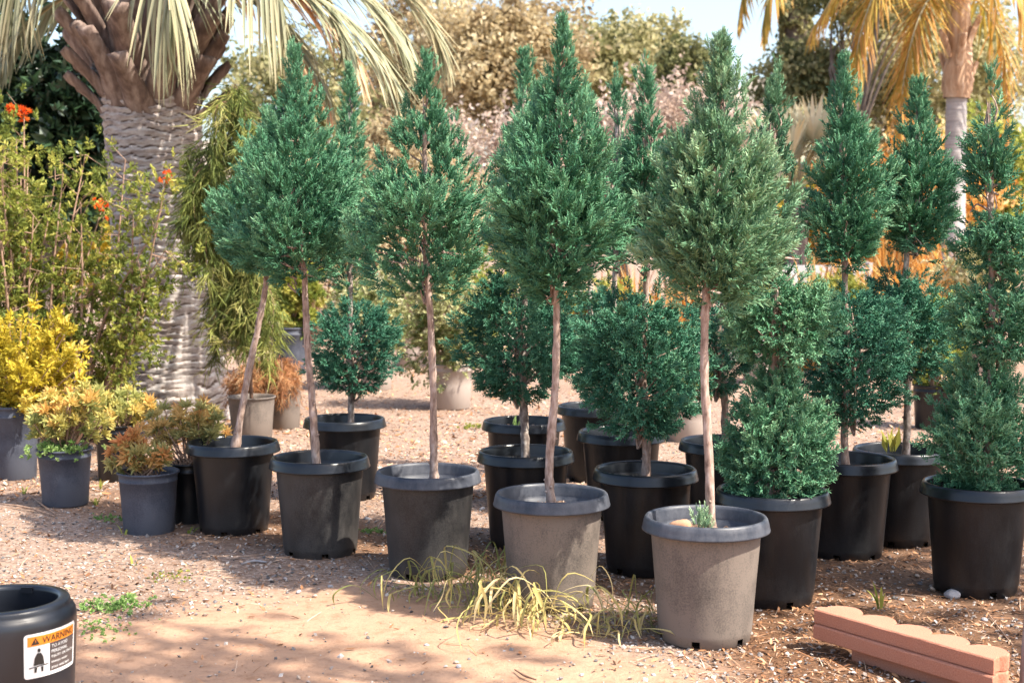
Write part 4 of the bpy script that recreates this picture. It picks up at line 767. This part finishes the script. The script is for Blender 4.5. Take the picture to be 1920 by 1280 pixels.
# ------------------------------------------------------------------ dry grass, weeds, stones on the yard
rng = np.random.default_rng(55)
drygrass = leafmat('dry_grass_blade', [(0.16, 0.19, 0.06), (0.34, 0.33, 0.11), (0.56, 0.44, 0.17), (0.68, 0.55, 0.30)], .35, .5)
def long_tuft(u, v, n, label, spread, h, t=(.1, 1.0), lean=(0, 0), wid=.0105):
    g = gnd(u, v); th = thing('grass_tuft', label, 'grass tuft', (g[0], g[1], -.003), 'dry grass tufts at the feet of the front pots')
    for i in range(n):
        a = rng.uniform(0, 2*PI); d = np.array([math.cos(a), math.sin(a)*.9, 0]); d[:2] += lean; L = rng.uniform(.55, 1.1); out_ = spread*L; hh = h*rng.uniform(.12, 1.15); b0 = np.array([rng.normal(0, .08), rng.normal(0, .045), 0]); d[:2] += rng.normal(0, .15, 2)
        kink = rng.uniform(.55, .75); P = curve([b0, b0+d*out_*.35+[0, 0, hh*.75], b0+d*out_*kink+[rng.normal(0, .02), rng.normal(0, .02), hh], b0+d*out_*(kink+.18)+[0, 0, hh*.62], b0+d*out_*(kink+.22)+[rng.normal(0, .012), rng.normal(0, .012), max(.004, hh*rng.uniform(-.1, .35))]], 14)
        P[:, 2] = np.maximum(P[:, 2], .003); sd_ = nrm(np.cross(d, [0, 0, 1])+rng.normal(0, .25, 3)); wv = wid*rng.uniform(.55, 1.25)*np.interp(np.linspace(0, 1, 14), [0, .3, .6, .85, 1], [.35, .5, 1, .9, .06])
        up_ = np.array([0, 0, .25]); V = np.stack([P+sd_*wv[:, None]/2+up_*wv[:, None], P, P-sd_*wv[:, None]/2+up_*wv[:, None]], 1).reshape(-1, 3); F = [(3*k+b, 3*k+b+1, 3*k+b+4, 3*k+b+3) for k in range(13) for b in (0, 1)]
        build(MB().add(V, F, np.clip(rng.uniform(*t)+np.repeat(np.linspace(-.15, .2, 14), 3), 0, 1)), 'blade', drygrass, th)
long_tuft(925, 1140, 74, 'large dry grass tuft, green at heart, between the two dusty pots', .34, .20, (0, .8))
long_tuft(1010, 1160, 62, 'straw-yellow grass tuft sprawling onto the dirt before the dusty grey pot', .30, .17, (.35, 1), (.1, -.35))
long_tuft(790, 1120, 26, 'small green grass tuft against the foot of the open juniper\'s pot', .24, .15, (0, .6))
long_tuft(1215, 1180, 30, 'sparse grass tuft leaning on the weathered grey pot', .28, .17, (.1, .8), (-.3, -.1))
long_tuft(1110, 1190, 26, 'thin straw grass tuft between the two grey pots', .24, .12, (.3, 1))
def seedling(u, v, n, h, label, mat=limeleaf, spread=.05, wid=.012, t=(.2, .9), name='weed', z=0.0, y=None):
    g = gnd(u, v) if y is None else at(u, v, y); return grass_tuft((g[0], g[1]), n, h, spread, mat, label, name, 'weed', None, wid, arch=.3, t=t)
for (u, v, n_, h, l) in ((188, 915, 3, .11, 'yellow-green shoot between the clover pot and the bronze rosette pot'), (234, 1005, 2, .09, 'single yellow blade at the foot of the bronze rosette pot'), (250, 1062, 2, .07, 'tiny tan grass blade alone on the gravel'), (355, 1000, 4, .05, 'small green shoots between bronze rosette pot and leaning juniper pot'),
                     (1652, 1140, 7, .13, 'young green grass shoot behind the scalloped edging blocks'), (45, 925, 4, .06, 'little yellow seedlings before the golden shrub pot'), (180, 945, 6, .06, 'small weed beside the clover pot')): seedling(u, v, n_, h, l)
def mat_weed(u, v, hw, n_, label, mat=clover_m, size=.016):
    g = gnd(u, v); th = thing('ground_weed', label, 'weed', (g[0], g[1], 0)); mb = MB(); P = np.stack([rng.normal(0, hw*.5, n_), rng.normal(0, hw*.5, n_), np.full(n_, .006)+rng.random(n_)*.012], -1); pick(mb, CLUS, P, nrm(rng.normal(0, .4, (n_, 3))+[0, 0, 1]), rng.uniform(.6, 1.3, n_)*size, rng.random(n_)*.8); build(mb, 'leaves', mat, th, smooth=False, stuff=True)
mat_weed(215, 1140, .11, 90, 'low green weed mat on gravel beyond the black drum'); mat_weed(178, 1185, .13, 60, 'thin pale green weed patch beside the black drum', size=.010); mat_weed(205, 975, .09, 45, 'faint green weed patch before the bronze rosette pot', size=.010); mat_weed(320, 1085, .09, 40, 'faint yellowish weed patch on the open gravel', limeleaf, .009)
mat_weed(700, 1000, .06, 30, 'green weed patch behind the dense juniper\'s pot', size=.012); mat_weed(890, 802, .14, 40, 'mossy green patch on the sunlit litter behind the pots', limeleaf, .016)
def rock_mesh(seed):
    r = np.random.default_rng(seed); V = []; F = []; n1_, n2_ = 9, 12
    for i in range(n1_+1):
        for j in range(n2_): a = PI*i/n1_; b = 2*PI*j/n2_; V.append((math.sin(a)*math.cos(b), math.sin(a)*math.sin(b), math.cos(a)))
    V = np.array(V); V *= (0.72+.55*vnoise(V*1.3+seed*7, seed))[:, None]; V[:, 2] *= .62
    F = [(i*n2_+j, (i+1)*n2_+j, (i+1)*n2_+(j+1) % n2_, i*n2_+(j+1) % n2_) for i in range(n1_) for j in range(n2_)]; return MB().add(V, F).mesh('stone')
rocks = [rock_mesh(k) for k in range(6)]
rock_g = plainmat('stone_grey', [(0.22, 0.21, 0.22), (0.42, 0.40, 0.40)], 25, .85); rock_t = plainmat('stone_tan', [(0.34, 0.25, 0.18), (0.55, 0.44, 0.35)], 25, .85); rock_o = plainmat('stone_orange', [(0.36, 0.17, 0.09), (0.58, 0.33, 0.20)], 20, .85)
def stone(u, v, px, mat, label, group=None, z=0, y=None, flat=1.0):
    g = gnd(u, v) if y is None else at(u, v, y); s = px*mpp(g[1])/1.9; o = link('stone', rocks[int(rng.integers(6))], mat, None, (g[0], g[1], (g[2] if y else 0)+s*.3), rng.uniform(0, 6)); o.scale = (s*1.2, s*.9, s*flat); o.rotation_euler = (rng.normal(0, .2), rng.normal(0, .2), rng.uniform(0, 6)); return tag(o, label, 'stone', group)
stone(1785, 1118, 30, rock_g, 'largest violet-grey stone at the foot of the many-tiered juniper\'s pot', flat=.8)
y5 = (0.455*FPX/241-.074)/ct; stone(1276, 990, 36, rock_o, 'rounded orange-brown stone on the soil inside the weathered grey pot', y=y5-.05)
for u, v, q in ((1548, 1190, 9), (860, 1250, 10), (855, 1242, 9), (1040, 1285, 10), (945, 1222, 8), (1128, 1245, 8), (800, 1210, 9), (560, 1270, 8), (285, 1150, 7), (1225, 1266, 9), (1575, 1205, 9), (1690, 1125, 9), (1748, 1105, 11), (1845, 1163, 12), (1890, 1175, 9), (1600, 1115, 8), (1720, 1080, 8), (1230, 1100, 8), (1245, 1150, 9), (560, 1110, 9), (590, 1118, 10), (620, 1100, 9), (535, 1085, 8), (690, 975, 12), (690, 1000, 9), (1500, 1180, 8), (1470, 1215, 8), (1490, 1245, 7), (905, 955, 10)):
    tan_ = rng.random() < .5; where = 'around the scalloped edging blocks' if u > 1440 else 'on bare dirt before the dry grass tufts' if v > 1180 else 'beside the weathered grey pot' if u > 1200 else 'on gravel near the dense teardrop juniper'
    stone(u, v, q, rock_t if tan_ else rock_g, 'small '+('tan' if tan_ else 'grey')+' pebble lying loose '+where, 'loose pebbles')
def stick(pts, r, label, mat=stem_m):
    P = [gnd(u, v)+[0, 0, .006+r] for u, v in pts]; b = P[0].copy(); b[2] = 0; o = build(MB().add(*tube(curve([q-b for q in P], 10), np.interp(np.linspace(0, 1, 10), [0, .5, 1], [r*.5, r, r*.6]), 6, jit=.15)), 'stick', mat, None, b); return tag(o, label, 'stick')
stick([(452, 1062), (475, 1056), (500, 1058)], .006, 'short pale grey stick on the gravel before the leaning juniper', rock_g); stick([(0, 948), (50, 955), (105, 972)], .006, 'long thin tan stick before the golden shrub and clover pots'); stick([(55, 930), (80, 950), (105, 968)], .004, 'second thin stick crossing the long tan one')
stick([(965, 1260), (985, 1272), (1005, 1279)], .004, 'short dark twig on bare dirt before the grass tufts', twig_m); stick([(1850, 1150), (1880, 1190), (1900, 1215)], .003, 'thin dry twig behind the edging blocks')
# pale sprout in the front pot, weeds in rear pots
def sprout(u, v, y, label, n_, size, mat, fam=SPR_A, h=.07):
    c = at(u, v, y); mb = MB(); P = np.stack([rng.normal(0, .016, n_), rng.normal(0, .012, n_), rng.random(n_)**1.6*h], -1); pick(mb, fam, P, nrm(np.stack([P[:, 0]*14, P[:, 1]*14, np.ones(n_)], -1)), rng.uniform(.7, 1.2, n_)*size, rng.uniform(.7, 1, n_)); o = thing('sprout', label, 'sprout', c); build(mb, 'leaves', mat, o, smooth=False, stuff=True); return o
sprout(1316, 996, y5-.03, 'pale green juniper sprout at the trunk foot in the weathered grey pot', 34, .05, juniper_pale, h=.085)
sprout(1672, 852, 6.45, 'lime weed with strap leaves inside the dense dark-headed juniper\'s pot', 8, .11, limeleaf, [leaf_tpl(.10)], h=.02)
sprout(966, 806, 7.45, 'small green weed on the soil of the rear two-tiered juniper', 10, .04, clover_m, [leaf_tpl(.25)], h=.04)
# ------------------------------------------------------------------ scalloped edging blocks
m, n, p, out = newmat('red_concrete'); t1 = noise(n, 260, 3, .7); t2_ = noise(n, 6, 5, .6); r1 = ramp(n, [(0.24, 0.075, 0.042), (0.46, 0.18, 0.105), (0.60, 0.32, 0.22)], [.3, .5, .72]); n.links.new(t1.outputs['Fac'], r1.inputs[0]); n.links.new(mixc(n, t2_.outputs['Fac'], r1.outputs[0], (0.50, 0.225, 0.145)), p.inputs['Base Color']); p.inputs['Roughness'].default_value = .95; bump(n, p, t1.outputs['Fac'], .8, .006); concrete = m
def edger():
    L = .72; D = .085; o_ = []; nb_ = 5
    front = [(L*i/24, 0) for i in range(25)]; right = [(L+.000, .012), (L-.010, .022), (L-.012, .045), (L-.004, .06), (L, .07)]
    back = []
    for b in range(nb_):
        for k in range(9):
            q = k/8; x = L-(b+q)*L/nb_; back.append((x, D-.02+.064*math.sin(PI*min(1, max(0, q)))**.55))
    left = [(0, .07), (.006, .055), (-.012, .04), (-.014, .022), (0, .01)]
    O = np.array(front+right+back[1:-1]+left); n_ = len(O); cen = np.array([L/2, D*.5]); V = []; lv = [(0, .004), (.004, 0), (.046, 0), (.05, .004)]
    for z, ins in lv:
        dirn = cen-O; dirn[:, 0] *= .05; dn = dirn/np.maximum(np.linalg.norm(dirn, axis=1, keepdims=True), 1e-6); W = O+dn*ins; V.append(np.column_stack([W+rng.normal(0, .0006, W.shape), np.full(n_, z)]))
    V = np.concatenate(V); F = [(l*n_+j, l*n_+(j+1) % n_, (l+1)*n_+(j+1) % n_, (l+1)*n_+j) for l in range(3) for j in range(n_)]
    me = bpy.data.meshes.new('edging_block'); me.from_pydata([tuple(v) for v in V], [], F+[tuple(range(3*n_, 4*n_)), tuple(range(n_-1, -1, -1))]); me.update(); return me
em = edger()
def tz(u, v, z): d = ray(u, v); return np.array([0, 0, CAMH])+d*((z-CAMH)/d[2])
A, Bp = tz(1527, 1140, .15), tz(1868, 1236, .15); ang = math.atan2(Bp[1]-A[1], Bp[0]-A[0]); un = np.array([math.cos(ang), math.sin(ang)]); vn_ = np.array([-un[1], un[0]])
for k, (dx, dy, da, l) in enumerate(((.15, .022, .0, 'bottom red scalloped edging block, shifted under the other two'), (.008, -.012, -.004, 'middle red scalloped edging block of the stack of three'), (0, 0, 0, 'top red scalloped edging block, half in sun, of the stack'))):
    o = link('edging_block', em, concrete, None, (A[0]+un[0]*dx+vn_[0]*dy, A[1]+un[1]*dx+vn_[1]*dy, -.002+.0502*k), ang+da); tag(o, l, 'edging block', 'stacked scalloped edging blocks')
# post at the right edge
g = tz(1913, 1300, 0.0); po = build(MB().add(*tube([[0, 0, -.02], [.004, 0, .1], [.012, 0, .28], [.02, .0, .50]], [.022, .021, .02, .019], 10, jit=.05)), 'wooden_post', plainmat('weathered_wood', [(.2, .17, .15), (.38, .34, .31)], 30, .9, .5, .004, (1, 1, .2)), None, (g[0]+.035, g[1]+.05, 0)); tag(po, 'weathered grey wooden post beside the stacked edging blocks', 'post')
# ------------------------------------------------------------------ black drum with warning label
DY = 4.12; dc = at(-6, 640, DY); DR = .205; DH = .365
drum = thing('plastic_drum', 'black plastic drum with open top and orange warning label', 'drum', (dc[0], DY, -.003))
PR = [(.185, .004), (.19, .012), (.198, .16), (DR, DH-.075), (DR, DH-.050), (DR-.003, DH-.036), (DR-.010, DH-.024), (DR-.016, DH-.019), (DR-.017, DH-.014), (DR-.018, DH-.006), (DR-.022, DH), (DR-.046, DH+.001), (DR-.052, DH-.003), (DR-.054, DH-.012), (DR-.050, DH-.06), (DR-.047, DH-.2), (DR-.05, .03), (0.001, .025)]
body = build(MB().add(*lathe(PR, 96)), 'body', drum_m, drum)
for a in (1.45, 5.2, 3.0):
    o = build(MB().add(*boxv(-.018, .018, -.006, .006, -.012, .006)), 'lid_slot', drum_m, drum, (math.cos(a)*(DR-.054), math.sin(a)*(DR-.054), DH-.008), smooth=False); o.rotation_euler = (0, 0, a+PI/2)
def flat(name, col, rough=.5):
    m, n, p, out = newmat(name); t = noise(n, 60, 3); n.links.new(mixc(n, t.outputs['Fac'], tuple(c*.88 for c in col), tuple(min(1, c*1.08) for c in col)), p.inputs['Base Color']); p.inputs['Roughness'].default_value = rough; return m
lw, lo_, lg, lk = flat('label_white', (.70, .72, .72)), flat('label_orange', (.75, .24, .02)), flat('label_grey', (.075, .06, .058)), flat('label_black', (.02, .02, .02))
LW, LH = .200, .130; PH0 = -PI/2+math.radians(14.5+19.5); LTOP = DH-.062
def wrap(V, off):
    V = np.asarray(V, float); a = PH0+V[:, 0]/DR; zl = LTOP-LH+V[:, 1]; r = np.interp(zl, [.012, .16, DH-.075], [.19, .198, DR])+off; return np.stack([r*np.cos(a), r*np.sin(a), zl], -1)
def rect(x0, x1, y0, y1, nn=14, rad=0.0):
    xs = np.linspace(x0, x1, nn+1); ins = np.zeros(nn+1)
    if rad:
        xs = np.concatenate([x0+rad*(1-np.cos(np.linspace(0, PI/2, 5))), np.linspace(x0+rad, x1-rad, nn)[1:-1], x1-rad*(1-np.cos(np.linspace(PI/2, 0, 5)))]); dd = np.minimum(xs-x0, x1-xs); ins = np.where(dd < rad, rad-np.sqrt(np.maximum(0, rad**2-(rad-dd)**2)), 0)
    n_ = len(xs); V = np.concatenate([np.stack([xs, y0+ins, 0*xs], -1), np.stack([xs, y1-ins, 0*xs], -1)]); return V, [(k, k+1, n_+k+1, n_+k) for k in range(n_-1)]
lab = None
def lay(name, V, F, mat, off): 
    return build(MB().add(wrap(V, off), F), name, mat, lab, smooth=True) if lab else build(MB().add(wrap(V, off), F), name, mat, drum)
lab = lay('warning_label', *rect(0, LW, 0, LH, 14, .010), lw, .0008)
lay('orange_band', *rect(.010, LW-.010, LH-.036, LH-.008), lo_, .0014); lay('text_panel', *rect(.080, LW-.010, .010, LH-.0365), lg, .0014)
def poly(name, P, mat, off=.0024):
    P = np.asarray(P, float); c = P.mean(0); V = np.vstack([c, P]); V = np.column_stack([V, 0*V[:, 0]]); n_ = len(P); lay(name, V, [(0, 1+k, 1+(k+1) % n_) for k in range(n_)], mat, off)
poly('warning_triangle', [(.020, LH-.032), (.046, LH-.032), (.033, LH-.011)], lk); poly('warning_mark', [(.0318, LH-.018), (.0342, LH-.018), (.0338, LH-.0265), (.0322, LH-.0265)], lo_, .0032)
cxp = .044; poly('figure_head', [(cxp+.005*math.cos(a), .080+.006*math.sin(a)) for a in np.linspace(0, 2*PI, 12)[:-1]], lk); poly('figure_body', [(cxp-.017, .037), (cxp+.017, .037), (cxp+.013, .060), (cxp+.006, .072), (cxp-.006, .072), (cxp-.013, .060)], lk); poly('figure_belt', [(cxp-.030, .030), (cxp+.030, .034), (cxp+.030, .037), (cxp-.030, .033)], lk, .0032)
poly('figure_leg', [(cxp-.014, .031), (cxp-.006, .031), (cxp-.008, .016), (cxp-.014, .016)], lk); poly('figure_leg', [(cxp+.006, .031), (cxp+.014, .031), (cxp+.014, .016), (cxp+.008, .016)], lk)
def text(s, x, y, h, mat, wmax, name):
    cu = bpy.data.curves.new('txt', 'FONT'); cu.body = s; cu.size = 1; ob = bpy.data.objects.new('txt', cu); C.objects.link(ob); bpy.context.view_layer.update()
    me = ob.evaluated_get(bpy.context.evaluated_depsgraph_get()).to_mesh(); V = np.array([v.co[:] for v in me.vertices]); polys = [tuple(q.vertices) for q in me.polygons]; bpy.data.objects.remove(ob); bpy.data.curves.remove(cu)
    V[:, 0] -= V[:, 0].min(); V[:, 1] -= V[:, 1].min(); V[:, 0] *= min(h*1.05/.72, wmax/V[:, 0].max()); V[:, 1] *= h/V[:, 1].max(); V[:, 0] += x; V[:, 1] += y
    me2 = bpy.data.meshes.new(name); me2.from_pydata([tuple(q) for q in wrap(V, .0026)], [], polys); me2.update(); return link(name, me2, mat, lab)
text('WARNING', .054, LH-.0315, .019, lk, .128, 'heading_text')
for k, s in enumerate(('TO AVOID', 'PERSONAL', 'INJURY OR DEATH', 'always wear', 'your seat belt')): text(s, .085, .0785-.0158*k, .0095, lw, .098, 'text_line')
# ------------------------------------------------------------------ shade trees standing outside the picture, on the sun's side
rng = np.random.default_rng(77)
bgtree('shade_tree', 'tall airy shade tree standing beside the path, sun side of the yard', (3.15, 2.4, 6.6), (1.5, 1.2, 1.0), .13, olive, oldbark, 30, 8, .085, shell=.2, clump=.22)
bgtree('shade_tree', 'broad shade tree standing near the edging blocks, sun side of the yard', (5.5, 4.4, 4.4), (1.7, 1.5, 1.1), .12, olive, oldbark, 75, 8, .09, shell=.2, clump=.24)
